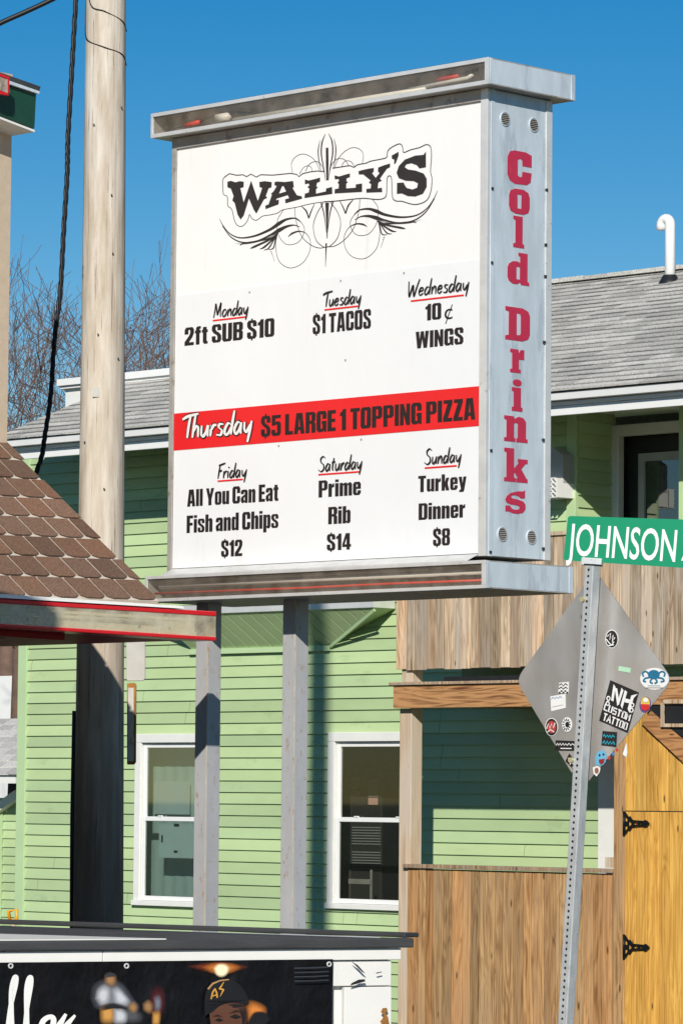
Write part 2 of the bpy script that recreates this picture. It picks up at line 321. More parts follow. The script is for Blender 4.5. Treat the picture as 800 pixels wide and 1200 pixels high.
def text_mesh(body, bold=0.0, spacing=1.0):      # outline of the built-in font as (verts, faces), unit em
    c = bpy.data.curves.new('lettering_source', 'FONT'); c.body = body; c.size = 1; c.offset = bold; c.space_character = spacing; c.resolution_u = 4
    o = bpy.data.objects.new('lettering_source', c); COL.objects.link(o)
    dg = bpy.context.evaluated_depsgraph_get(); dg.update()
    me = bpy.data.meshes.new_from_object(o.evaluated_get(dg))
    V_ = [v.co.copy() for v in me.vertices]; F_ = [tuple(p.vertices) for p in me.polygons]
    bpy.data.objects.remove(o); bpy.data.curves.remove(c); bpy.data.meshes.remove(me)
    return V_, F_
def fit_text(mb, body, p0, ux, uy, wid, cap, bold=.03, lift=Vector((0, 0, 0)), spacing=1.0, capref='H'):
    """p0 baseline left, ux/uy unit vectors, wid total width, cap = height of capitals"""
    V_, F_ = text_mesh(body, bold, spacing)
    Hv, _ = text_mesh(capref, bold)
    h0 = min(v.y for v in Hv); h1 = max(v.y for v in Hv); x0 = min(v.x for v in V_); x1 = max(v.x for v in V_)
    sx = wid / (x1 - x0); sy = cap / (h1 - h0)
    mb.mesh([p0 + ux * ((v.x - x0) * sx) + uy * ((v.y - h0) * sy) + lift for v in V_], F_)
def rr(x0, y0, x1, y1, c): return [(x0 + c, y0), (x1 - c, y0), (x1, y0 + c), (x1, y1 - c), (x1 - c, y1), (x0 + c, y1), (x0, y1 - c), (x0, y0 + c)]
_S = [(.6,.66),(.36,.66),(.36,.82),(.33,.86),(.27,.86),(.24,.82),(.24,.72),(.28,.64),(.5,.5),(.6,.36),(.6,.12),(.5,0),(.1,0),(0,.12),(0,.36),(.24,.36),(.24,.18),(.27,.14),(.33,.14),(.36,.18),(.36,.32),(.32,.4),(.1,.54),(0,.68),(0,.88),(.1,1),(.5,1),(.6,.88)]
_b = [(0,0),(.22,0),(.24,.06),(.32,0),(.46,0),(.54,.1),(.54,.68),(.46,.78),(.34,.78),(.24,.72),(.24,1),(0,1)]; _bh = [(.24,.14),(.31,.14),(.31,.64),(.24,.64)]
CONDENSED = {   # heavy condensed grotesque: list of (outline, holes)
 'O': [(rr(0,0,.62,1,.1), [rr(.25,.15,.37,.85,.03)])], '0': [(rr(0,0,.6,1,.1), [rr(.24,.15,.36,.85,.03)])],
 'C': [([(.62,.6),(.37,.6),(.37,.82),(.34,.85),(.28,.85),(.25,.82),(.25,.18),(.28,.15),(.34,.15),(.37,.18),(.37,.42),(.62,.42),(.62,.12),(.52,0),(.1,0),(0,.12),(0,.88),(.1,1),(.52,1),(.62,.88)], [])],
 'G': [([(.62,.62),(.37,.62),(.37,.82),(.34,.85),(.28,.85),(.25,.82),(.25,.18),(.28,.15),(.34,.15),(.37,.18),(.37,.38),(.32,.38),(.32,.52),(.62,.52),(.62,0),(.48,0),(.45,.07),(.36,0),(.12,0),(0,.12),(0,.88),(.1,1),(.52,1),(.62,.88)], [])],
 'S': [(_S, [])], 's': [([(x * .88, y * .78) for x, y in _S], [])],
 '$': [(_S, []), ([(.25,1.001),(.35,1.001),(.35,1.09),(.25,1.09)], []), ([(.25,-.09),(.35,-.09),(.35,-.001),(.25,-.001)], [])],
 'U': [([(0,1),(.25,1),(.25,.18),(.28,.14),(.34,.14),(.37,.18),(.37,1),(.62,1),(.62,.12),(.52,0),(.1,0),(0,.12)], [])],
 'B': [([(0,0),(.5,0),(.62,.1),(.62,.44),(.55,.52),(.62,.6),(.62,.9),(.5,1),(0,1)], [rr(.25,.14,.37,.44,.02), rr(.25,.6,.37,.86,.02)])],
 'R': [([(0,0),(.25,0),(.25,.44),(.33,.44),(.37,.4),(.37,0),(.62,0),(.62,.42),(.54,.52),(.62,.62),(.62,.9),(.5,1),(0,1)], [rr(.25,.58,.37,.86,.02)])],
 'P': [([(0,0),(.25,0),(.25,.4),(.5,.4),(.62,.5),(.62,.9),(.5,1),(0,1)], [rr(.25,.54,.37,.86,.02)])],
 'D': [([(0,0),(.5,0),(.62,.1),(.62,.9),(.5,1),(0,1)], [rr(.25,.14,.37,.86,.02)])],
 '1': [([(.12,0),(.37,0),(.37,1),(.18,1),(.14,.9),(0,.82),(0,.68),(.12,.68)], [])],
 '2': [([(0,.62),(.24,.62),(.24,.82),(.27,.86),(.33,.86),(.36,.82),(.36,.68),(.3,.55),(0,.2),(0,0),(.6,0),(.6,.17),(.28,.17),(.5,.44),(.6,.66),(.6,.88),(.5,1),(.1,1),(0,.88)], [])],
 '4': [([(.3,0),(.53,0),(.53,.17),(.62,.17),(.62,.33),(.53,.33),(.53,1),(.24,1),(0,.33),(0,.17),(.3,.17)], [[(.17,.33),(.3,.33),(.3,.72)]])],
 '5': [([(0,.3),(.24,.3),(.24,.18),(.27,.14),(.33,.14),(.36,.18),(.36,.5),(.33,.54),(.27,.54),(.24,.5),(.02,.5),(.02,1),(.58,1),(.58,.84),(.25,.84),(.25,.64),(.32,.69),(.48,.69),(.6,.58),(.6,.12),(.5,0),(.1,0),(0,.12)], [])],
 '8': [([(.1,0),(.5,0),(.6,.12),(.6,.42),(.53,.52),(.6,.62),(.6,.88),(.5,1),(.1,1),(0,.88),(0,.62),(.07,.52),(0,.42),(0,.12)], [rr(.24,.14,.36,.45,.02), rr(.24,.6,.36,.86,.02)])],
 'T': [([(.16,0),(.41,0),(.41,.83),(.57,.83),(.57,1),(0,1),(0,.83),(.16,.83)], [])],
 'A': [([(0,0),(.24,0),(.26,.18),(.4,.18),(.42,0),(.66,0),(.52,1),(.14,1)], [[(.28,.34),(.38,.34),(.33,.78)]])],
 'W': [([(.12,0),(.36,0),(.45,.55),(.54,0),(.78,0),(.9,1),(.66,1),(.62,.5),(.56,1),(.34,1),(.28,.5),(.24,1),(0,1)], [])],
 'I': [([(0,0),(.25,0),(.25,1),(0,1)], [])],
 'N': [([(0,0),(.22,0),(.22,.5),(.38,0),(.6,0),(.6,1),(.38,1),(.38,.52),(.22,1),(0,1)], [])],
 'L': [([(0,0),(.5,0),(.5,.17),(.25,.17),(.25,1),(0,1)], [])],
 'E': [([(0,0),(.5,0),(.5,.17),(.25,.17),(.25,.43),(.47,.43),(.47,.59),(.25,.59),(.25,.83),(.5,.83),(.5,1),(0,1)], [])],
 'F': [([(0,0),(.25,0),(.25,.42),(.47,.42),(.47,.58),(.25,.58),(.25,.83),(.5,.83),(.5,1),(0,1)], [])],
 'Z': [([(0,0),(.54,0),(.54,.17),(.28,.17),(.54,.84),(.54,1),(.03,1),(.03,.83),(.26,.83),(0,.16)], [])],
 'Y': [([(.2,0),(.45,0),(.45,.36),(.66,1),(.42,1),(.33,.62),(.24,1),(0,1),(.2,.36)], [])],
 'a': [([(0,.12),(.08,0),(.2,0),(.3,.07),(.31,0),(.54,0),(.54,.68),(.44,.78),(.1,.78),(0,.68),(0,.52),(.23,.52),(.23,.63),(.31,.63),(.31,.5),(.08,.38),(0,.3)], [[(.23,.15),(.31,.15),(.31,.36),(.23,.3)]])],
 'b': [(_b, [_bh])], 'd': [([(.54 - x, y) for x, y in _b], [[(.54 - x, y) for x, y in _bh]])], 'p': [([(x, .78 - y) for x, y in _b], [[(x, .78 - y) for x, y in _bh]])],
 'e': [([(.54,.28),(.31,.28),(.31,.16),(.28,.13),(.25,.13),(.23,.16),(.23,.36),(.54,.36),(.54,.66),(.44,.78),(.1,.78),(0,.66),(0,.12),(.1,0),(.44,0),(.54,.12)], [[(.23,.48),(.31,.48),(.31,.64),(.23,.64)]])],
 'f': [([(.07,0),(.3,0),(.3,.63),(.38,.63),(.38,.78),(.3,.78),(.3,.85),(.38,.87),(.38,1),(.16,1),(.07,.92),(.07,.78),(0,.78),(0,.63),(.07,.63)], [])],
 'h': [([(0,0),(.24,0),(.24,.6),(.27,.64),(.3,.64),(.31,.6),(.31,0),(.55,0),(.55,.68),(.46,.78),(.34,.78),(.24,.71),(.24,1),(0,1)], [])],
 'n': [([(0,0),(.24,0),(.24,.6),(.27,.64),(.31,.6),(.31,0),(.55,0),(.55,.68),(.46,.78),(.34,.78),(.24,.7),(.22,.78),(0,.78)], [])],
 'm': [([(0,0),(.24,0),(.24,.62),(.31,.62),(.31,0),(.55,0),(.55,.62),(.62,.62),(.62,0),(.86,0),(.86,.68),(.77,.78),(.65,.78),(.55,.7),(.48,.78),(.34,.78),(.24,.7),(.22,.78),(0,.78)], [])],
 'i': [([(0,0),(.24,0),(.24,.78),(0,.78)], []), ([(0,.85),(.24,.85),(.24,1),(0,1)], [])],
 'k': [([(0,0),(.24,0),(.24,.3),(.32,0),(.56,0),(.44,.44),(.55,.78),(.33,.78),(.24,.5),(.24,1),(0,1)], [])],
 'l': [([(0,0),(.24,0),(.24,1),(0,1)], [])], 'o': [(rr(0,0,.54,.78,.1), [rr(.23,.13,.31,.65,.02)])],
 'r': [([(0,0),(.24,0),(.24,.5),(.3,.56),(.4,.56),(.4,.78),(.32,.78),(.24,.68),(.22,.78),(0,.78)], [])],
 't': [([(.07,.12),(.15,0),(.38,0),(.38,.14),(.31,.15),(.31,.63),(.38,.63),(.38,.78),(.31,.78),(.31,.93),(.07,.93),(.07,.78),(0,.78),(0,.63),(.07,.63)], [])],
 'u': [([(0,.78),(.24,.78),(.24,.16),(.28,.13),(.31,.16),(.31,.78),(.55,.78),(.55,0),(.32,0),(.31,.07),(.22,0),(.08,0),(0,.1)], [])],
 'y': [([(0,.78),(.24,.78),(.29,.35),(.34,.78),(.57,.78),(.42,-.02),(.36,-.15),(.05,-.15),(.05,-.02),(.14,-.02),(.17,.06)], [])]}
def heavy_text(mb, body, p0, ux, uy, wid, cap, thick):
    x = 0; items = []
    for ch in body:
        if ch == ' ': x += .20; continue
        wd = max(p[0] for o, h in CONDENSED[ch] for p in o); items.append((ch, x)); x += wd + .065
    s = wid / (x - .065); P = lambda x_, q: p0 + ux * ((x_ + q[0]) * s) + uy * (q[1] * cap)
    for ch, x_ in items:
        for o, h in CONDENSED[ch]: mb.plate([P(x_, q) for q in o], thick, holes=[[P(x_, q) for q in hh] for hh in h])
#MAIN
# ------------------------------------------------------------------ SETTING
mb = MB(); mb.face([(-1200, -1200, GZ), (1200, -1200, GZ), (1200, 1200, GZ), (-1200, 1200, GZ)]); g = struct(mb.build('ground', M['grass']))
HY = 26.0                                  # front wall of the green house
mb = MB(); mb.box((-60, 10.2, GZ - .3), (20, HY - 2.0, GZ + .012)); struct(mb.build('parking_lot', M['asphalt']))
mb = MB(); mb.box((-60, 8.6, GZ - .3), (20, 10.196, GZ + .13)); struct(mb.build('sidewalk', M['concrete']))
mb = MB(); mb.box((-80, -7, GZ - .3), (40, 8.596, GZ + .008)); struct(mb.build('street', M['asphalt']))
mb = MB(); mb.box((-80, -9, GZ - .3), (40, -7.004, GZ + .13)); struct(mb.build('far_sidewalk', M['concrete']))

# ------------------------------------------------------------------ POLE SIGN
FX1, SY, FZ0 = -13.7586, 15.1831, 2.9853       # right edge and foot of the printed face, its plane
FX0 = FX1 - 2.336; FZ1 = FZ0 + 2.40; SD = .502
SX0, SX1, SZ0, SZ1 = FX0 - .034, FX1 + .047, FZ0 - .012, FZ1 + .062      # the cabinet round it
sign = thing('pole_sign', 'tall white menu sign listing daily food specials on two grey steel posts', 'sign', (SX0 + .7, SY + .25, GZ))
OV, EV, TH = .09, .085, .145
mb = MB(); mb.box((SX0, SY + .012, SZ0), (SX1 - .012, SY + SD, SZ1)); mb.build('cabinet', M['alu_dark'], sign)
# face
def face(px, py): return onY(px, py, SY)
zsp = face(385, 326).z
mb = MB(); mb.box((FX0, SY, SZ0 + .02), (FX1, SY + .010, SZ1 - .004)); fc = mb.build('sign_face', M['sign_white'], sign)
lp0 = face(207, 339); lp1 = face(564, 312)
zs = (lp0.z + lp1.z) / 2
mb = MB(); mb.box((FX0 + .002, SY - .004, FZ0 + .004), (FX1 - .002, SY - .0005, zs)); lower = mb.build('menu_panel', M['sign_panel'], sign)
mb = MB()
mb.box((SX0 - .002, SY - .012, SZ0), (SX0 + .033, SY + .011, SZ1)); mb.build('edge_trim', M['alu_dark'], sign, bevel=.002)
mb = MB(); mb.box((SX1 - .048, SY - .012, SZ0), (SX1 + .002, SY + .011, SZ1)); mb.build('edge_trim', M['galv_front'], sign, bevel=.002)
mb = MB(); mb.hexa([(SX0 + .035, SY - .006, FZ0 - .002), (SX1 - .05, SY - .006, FZ0 - .002), (SX1 - .05, SY - OV, SZ0 - .028), (SX0 + .035, SY - OV, SZ0 - .028)],
                   [(SX0 + .035, SY - .0045, FZ0 + .001), (SX1 - .05, SY - .0045, FZ0 + .001), (SX1 - .05, SY - OV, SZ0 - .024), (SX0 + .035, SY - OV, SZ0 - .024)])
mb.build('drip_flashing', M['galv_front'], sign)
# top fascia strip under the trough
mb = MB(); mb.box((FX0 + .001, SY - .014, FZ1 - .002), (FX1 - .001, SY - .0045, SZ1 - .002)); mb.build('head_trim', M['alu_dark'], sign, bevel=.002)
# lettering ------------------------------------------------
up3 = Vector((0, 0, 1)); xx = Vector((1, 0, 0))
def L2(px, py): return face(px, py)
LIFT = Vector((0, -.0055, 0))
def menu(body, l, r, bold=.038, mat_='ink', parent=None, lift=LIFT, spacing=1.0, yl=None):
    a = face(*l); b_ = face(*r); mb = MB()
    if body != '\u00a2':
        heavy_text(mb, body, Vector((a.x, SY, a.z)) + lift, xx, up3, b_.x - a.x, b_.z - a.z, (0, .001, 0)); return mb.build('lettering', M[mat_], parent or lower)
    fit_text(mb, body, Vector((a.x, SY, a.z)), xx, up3, b_.x - a.x, b_.z - a.z, bold, lift, spacing)
    return mb.build('lettering', M[mat_], parent or lower)
menu('2ft SUB $10', (217.1, 405.5), (322.3, 372.5))
menu('$1 TACOS', (367, 392), (435.3, 361.8))
menu('10', (498.8, 376), (517.5, 354.6)); 
menu('\u00a2', (521.2, 374.6), (531, 355.2), bold=.0)
menu('WINGS', (487.4, 408.8), (543.4, 383.2))
menu('All You Can Eat', (220.2, 593.9), (327, 566.5))
menu('Fish and Chips', (219.5, 624.8), (327, 597.6))
menu('$12', (259.9, 652.8), (284.8, 632.2))
menu('Prime', (373.9, 583.2), (423.5, 559.9)); menu('Rib', (385.2, 614.5), (411.4, 592.7)); menu('$14', (383.6, 645.4), (412, 624.5))
menu('Turkey', (490.4, 577), (547, 554)); menu('Dinner', (490.9, 609.5), (545.5, 586.7)); menu('$8', (507.8, 640), (527.7, 618.8))
# red band
bz1 = (face(204.3, 484.4).z + face(562.4, 453).z) / 2; bz0 = (face(203.6, 527.9).z + face(562.4, 499.4).z) / 2
mb = MB(); mb.box((FX0 + .002, SY - .0065, bz0), (FX1 - .002, SY - .0042, bz1)); band = mb.build('red_band', M['red_ink'], sign)
menu('$5 LARGE 1 TOPPING PIZZA', (306.9, 512.2), (557.7, 466), parent=band, lift=Vector((0, -.0080, 0)))
# brush script
G = {'M': ([[(0, 0), (.12, 1.0), (.18, 1.9), (.5, .6), (.62, .5), (.98, 1.95), (1.0, 1.0), (1.1, .02)]], 1.35),
 'o': ([[(.6, .8), (.4, .98), (.12, .75), (.05, .3), (.25, .02), (.55, .2), (.66, .65), (.5, .97)]], .85),
 'n': ([[(.05, .95), (.08, .5), (.08, 0)], [(.1, .45), (.33, .92), (.52, .88), (.56, .5), (.6, 0)]], .8),
 'd': ([[(.62, .8), (.32, .97), (.06, .5), (.12, .05), (.38, .1), (.62, .6)], [(.78, 2.0), (.7, 1.0), (.66, .0)]], .9),
 'a': ([[(.62, .85), (.3, .98), (.05, .45), (.2, .02), (.48, .3), (.62, .9)], [(.64, .95), (.62, .4), (.7, .0)]], .88),
 'y': ([[(.05, .95), (.1, .35), (.3, .12), (.6, .7)], [(.7, 1.0), (.62, .2), (.5, -.75)]], .8),
 'T': ([[(-.2, 1.62), (.3, 1.85), (1.25, 2.0)], [(.55, 1.9), (.45, 1.0), (.42, 0)]], .85),
 'u': ([[(.05, .95), (.08, .25), (.25, .03), (.5, .35), (.6, .95)], [(.62, .95), (.62, .4), (.7, .0)]], .85),
 'e': ([[(.08, .45), (.5, .62), (.48, .93), (.2, .88), (.04, .4), (.22, .02), (.6, .25)]], .75),
 's': ([[(.58, .92), (.25, .95), (.18, .7), (.5, .4), (.42, .05), (.02, .08)]], .72),
 'W': ([[(0, 1.9), (.1, .8), (.22, 0), (.4, .6), (.62, 1.35), (.72, .6), (.85, 0), (1.1, 1.0), (1.4, 2.05)]], 1.4),
 'h': ([[(.16, 2), (.1, 1), (.06, 0)], [(.08, .45), (.33, .92), (.52, .85), (.56, .4), (.6, 0)]], .8),
 'r': ([[(.05, .95), (.08, .5), (.08, 0)], [(.1, .5), (.3, .88), (.56, .92)]], .62),
 'F': ([[(.22, 1.8), (.15, 1.0), (.08, 0)], [(0, 1.78), (.4, 1.88), (1.0, 2.05)], [(.16, .95), (.6, 1.1)]], .85),
 'i': ([[(.1, .95), (.1, .4), (.14, 0)], [(.14, 1.35), (.18, 1.5)]], .38),
 'S': ([[(.9, 1.75), (.55, 2.0), (.2, 1.7), (.3, 1.25), (.72, .85), (.78, .3), (.4, 0), (-.05, .3)]], 1.05),
 't': ([[(.3, 1.7), (.2, .8), (.22, .2), (.42, .05)], [(0, 1.1), (.55, 1.2)]], .6)}
def script(word, l, r, xh, wt, mat_, parent, lift, mbs=None, grow=1.0):
    a = face(*l); b_ = face(*r); tot = sum(G[c][1] for c in word); s = (b_.x - a.x) / tot; x = 0; mb = MB()
    for c in word:
        st, adv = G[c]
        for q in st:
            pts = [(a.x + (x + px_ + .10 * py_) * s, a.z + py_ * xh) for px_, py_ in q]
            pp = smoothpath([(p[0], p[1], 0) for p in pts], 5); n = len(pp)
            ws = []
            for k in range(n):
                t = pp[min(k + 1, n - 1)] - pp[max(k - 1, 0)]; an = math.atan2(t.y, t.x)
                ws.append((wt * (.38 + .62 * abs(math.sin(an + .55))) * (.65 + .35 * math.sin(math.pi * min(1, (k + .8) / (n + .6))))) + (grow - 1) * wt)
            ribbon(mb, [(p.x, p.y) for p in pp], ws, lambda u, v: Vector((u, SY, v)), lift)
        x += adv
    return mb.build('script_lettering', M[mat_], parent)
KX = 1 / 224.0
def under(l, r, t=2.0, parent=None):
    a = face(*l); b_ = face(*r); z = (a.z + b_.z) / 2
    mb = MB(); mb.box((a.x, SY - .0068, z - t * KX * .5), (b_.x, SY - .0042, z + t * KX * .5)); return mb.build('underline', M['red_ink'], parent or lower)
LS = Vector((0, -.0072, 0))
XH = 9.2 * KX
script('Monday', (251.5, 372.5), (292, 368), XH, .0135, 'ink', lower, LS); under((250.4, 376), (288.4, 371.3))
script('Tuesday', (379.8, 360), (424, 355.5), XH, .0135, 'ink', lower, LS); under((381, 363.4), (419.9, 358.7))
script('Wednesday', (478.5, 348), (550, 340.5), XH * 1.05, .0135, 'ink', lower, LS); under((482.1, 352.8), (543.9, 346.1))
script('Friday', (256, 561), (290, 559.3), XH, .0135, 'ink', lower, LS); under((256, 563.8), (285.5, 561.9))
script('Saturday', (374, 553), (425, 551), XH, .0135, 'ink', lower, LS); under((373.9, 555.4), (422, 553.8))
script('Sunday', (498.3, 544.5), (541, 543), XH, .0135, 'ink', lower, LS); under((498.3, 547.8), (535.6, 546.6))
script('Thursday', (216, 514), (296.5, 508.5), XH * 1.62, .022, 'ink', band, Vector((0, -.0080, 0)), grow=1.62)
script('Thursday', (216, 514), (296.5, 508.5), XH * 1.62, .021, 'white_ink', band, Vector((0, -.0100, 0)))
# small rivets on the panels
for q in [(293.4, 342.5), (400, 329), (474, 320), (327.5, 522.5), (424, 515), (525, 652), (405.5, 422)]:
    a = face(*q); mb = MB(); mb.plate([a + Vector((math.cos(k * .785) * .006, -.0045, math.sin(k * .785) * .006)) for k in range(8)], (0, -.003, 0)); mb.build('rivet', M['alu_dark'], sign)

# logo ------------------------------------------------------
def C1(x, y): return (250 + x / 5.7143, 150 + y / 5.7143)
def C2(x, y): return (380 + x / 5.7143, 150 + y / 5.7143)
def poly(mb, pts, tr, holes=(), lift=-.0012):
    mb.plate([face(*tr(*p)) + Vector((0, lift, 0)) for p in pts], (0, -.002, 0), holes=[[face(*tr(*p)) + Vector((0, lift, 0)) for p in h] for h in holes])
S_POLY = [(680,160),(665,180),(610,185),(540,212),(500,255),(485,300),(500,335),(545,352),(600,355),(628,370),(622,400),(590,412),(552,402),(540,385),(530,365),(488,368),(487,440),(520,437),(560,455),(610,458),(660,440),(685,395),(685,340),(665,305),(610,285),(560,278),(538,262),(550,242),(585,235),(620,248),(638,270),(680,262)]
mb = MB()
poly(mb, [(97,360),(120,354),(150,364),(180,356),(205,360),(204,395),(182,402),(205,500),(255,355),(300,490),(330,400),(312,395),(310,362),(345,356),(392,362),(390,397),(372,402),(352,455),(362,466),(340,478),(290,572),(272,545),(240,470),(205,585),(185,612),(165,580),(145,500),(130,485),(138,455),(120,405),(97,395)], C1)
poly(mb, [(412,362),(430,358),(480,362),(535,355),(540,395),(530,400),(560,450),(592,457),(596,472),(485,503),(482,478),(510,470),(500,448),(425,472),(420,485),(440,480),(438,510),(352,542),(350,520),(372,512),(395,445),(388,440),(405,425),(428,388),(412,382)], C1, [[(440,440),(490,425),(472,388),(462,388)]])
poly(mb, [(615,345),(640,352),(690,340),(715,332),(715,358),(695,366),(690,390),(700,398),(688,408),(688,440),(755,425),(757,405),(795,395),(797,440),(612,468),(615,440),(640,432),(645,405),(632,395),(645,385),(640,370),(615,375)], C1)
poly(mb, [(70,318),(100,325),(150,310),(172,305),(172,328),(150,335),(148,355),(158,362),(147,372),(147,405),(212,400),(212,378),(253,372),(253,427),(70,437),(72,410),(97,405),(100,375),(90,365),(100,355),(97,340),(72,342)], C2)
poly(mb, [(230,290),(250,283),(300,272),(332,268),(330,295),(318,300),(345,335),(372,300),(360,290),(362,265),(400,250),(440,238),(440,262),(420,272),(372,340),(385,352),(362,364),(357,405),(385,400),(388,428),(283,432),(283,408),(312,405),(315,375),(300,365),(312,350),(262,310),(232,310)], C2)
poly(mb, [(452,185),(497,160),(497,185),(478,235),(468,242),(470,210),(454,205)], C2)
poly(mb, S_POLY, C2)
mb.build('logo_lettering', M['ink_logo'], fc)
mb = MB()
def stroke(pts, wd, tr=C1, sm=6, mirror=False):
    q = [tr(*p) for p in pts]
    def go(q):
        pp = smoothpath([(x, y, 0) for x, y in q], sm)
        ribbon(mb, [(p.x, p.y) for p in pp], [k / 5.7143 for k in wd] if isinstance(wd, (list, tuple)) else wd / 5.7143, lambda u, v: face(u, v), Vector((0, -.0012, 0)))
    go(q)
    if mirror: go([(383.2 + (383.2 - x) * 1.03, y - ((383.2 - x) * 2.03) * .128) for x, y in q])
outline = [C1(*p) for p in [(75,330),(110,305),(160,316),(200,312),(225,325),(255,308),(290,328),(320,312),(400,315),(520,303),(560,310),(575,325),(600,305),(650,293),(700,287),(742,292)]]
ribbon(mb, outline, .8, lambda u, v: face(u, v), Vector((0, -.0012, 0)))
stroke([(58,268),(100,262),(170,252),(200,262),(225,245),(280,235),(310,222),(370,210),(412,200),(422,185),(426,155),(450,130),(505,105),(526,128),(532,163),(580,145),(640,130),(685,110),(714,130),(718,200),(712,290),(722,340),(715,420),(690,480),(640,507),(590,510),(520,490),(482,488),(457,460),(452,340),(438,320),(422,338),(418,440),(400,470),(350,478),(270,470),(200,475),(130,483),(60,490),(0,493)], 4.5, C2, 3)
stroke([(795,492),(720,497),(640,510),(560,530),(465,548),(430,570),(380,582),(330,590),(290,618),(258,605),(243,578),(230,620),(195,658),(160,650),(140,610),(125,545),(98,520),(95,460),(70,445),(65,400),(64,350),(75,330)], 4.5, C1, 3)
stroke([(762,132), (763, 240), (763, 350)], [17, 18, 12])
stroke([(750,40),(728,100),(724,180),(740,270),(752,352)], [3, 9, 9, 6, 3], mirror=True)
stroke([(715,82),(703,150),(708,220),(722,285)], [2, 7, 6, 2], mirror=True)
stroke([(532,302),(524,240),(550,195),(598,174),(650,190),(690,230),(714,285)], 2.6, mirror=True)
stroke([(578,308),(605,265),(640,252),(660,270),(662,290)], 2.4, mirror=True)
stroke([(618,290),(645,242),(690,223),(726,248),(740,288)], 2.6, mirror=True)
stroke([(430,708),(418,790),(440,890),(510,937),(590,910),(640,840),(650,760),(620,705),(572,692),(528,706),(502,728)], [3.5, 3.5, 3.5, 4, 3.5, 3, 3, 4, 9, 13, 4], mirror=True)
stroke([(470,548),(430,620),(436,710),(470,765),(512,782),(575,760),(610,690),(595,640),(550,605)], 3.2, mirror=True)
stroke([(585,625),(550,604),(490,612),(440,640),(380,680),(280,722),(180,735),(110,705),(65,650),(43,606)], [2, 8, 14, 24, 17, 12, 8, 6, 5, 2], mirror=True)
stroke([(580,662),(540,650),(490,660),(440,685),(390,712),(300,755),(200,766),(120,730),(62,655)], [3, 7, 16, 26, 12, 10, 8, 6, 3], mirror=True)
for e, wd in [((180, 785), 9), ((250, 806), 13), ((310, 811), 13), ((340, 818), 9), ((372, 816), 8)]:
    stroke([(436, 702), (400 + (e[0] - 300) * .25, 742), (e[0] + 32, e[1] - 14), e], [2, wd * .8, wd, 3], mirror=True)
stroke([(425,706),(330,752),(225,775),(150,772)], [2, 3, 3, 1], mirror=True)
for k in range(6): stroke([(386 + k * 4, 825 + k * 12), (393 + k * 4, 830 + k * 12)], 4 - k * .4, mirror=True)
stroke([(546,533),(555,620),(590,720),(650,780),(710,803),(760,795)], 3.2, mirror=True)
stroke([(738,500),(692,580),(671,660),(690,750),(735,793),(762,797)], 3.4, mirror=True)
stroke([(762,500),(762,600),(762,740)], [26, 16, 5])
stroke([(722,502),(742,580),(757,700)], [9, 7, 2], mirror=True)
stroke([(592,525),(622,555),(640,604)], [4, 10, 8], mirror=True); stroke([(640,604),(655,560),(678,508)], [8, 7, 3], mirror=True)
stroke([(757,772),(756,800),(752,930)], [12, 9, 2])
mb.build('pinstripe_scrollwork', M['ink_logo'], fc)

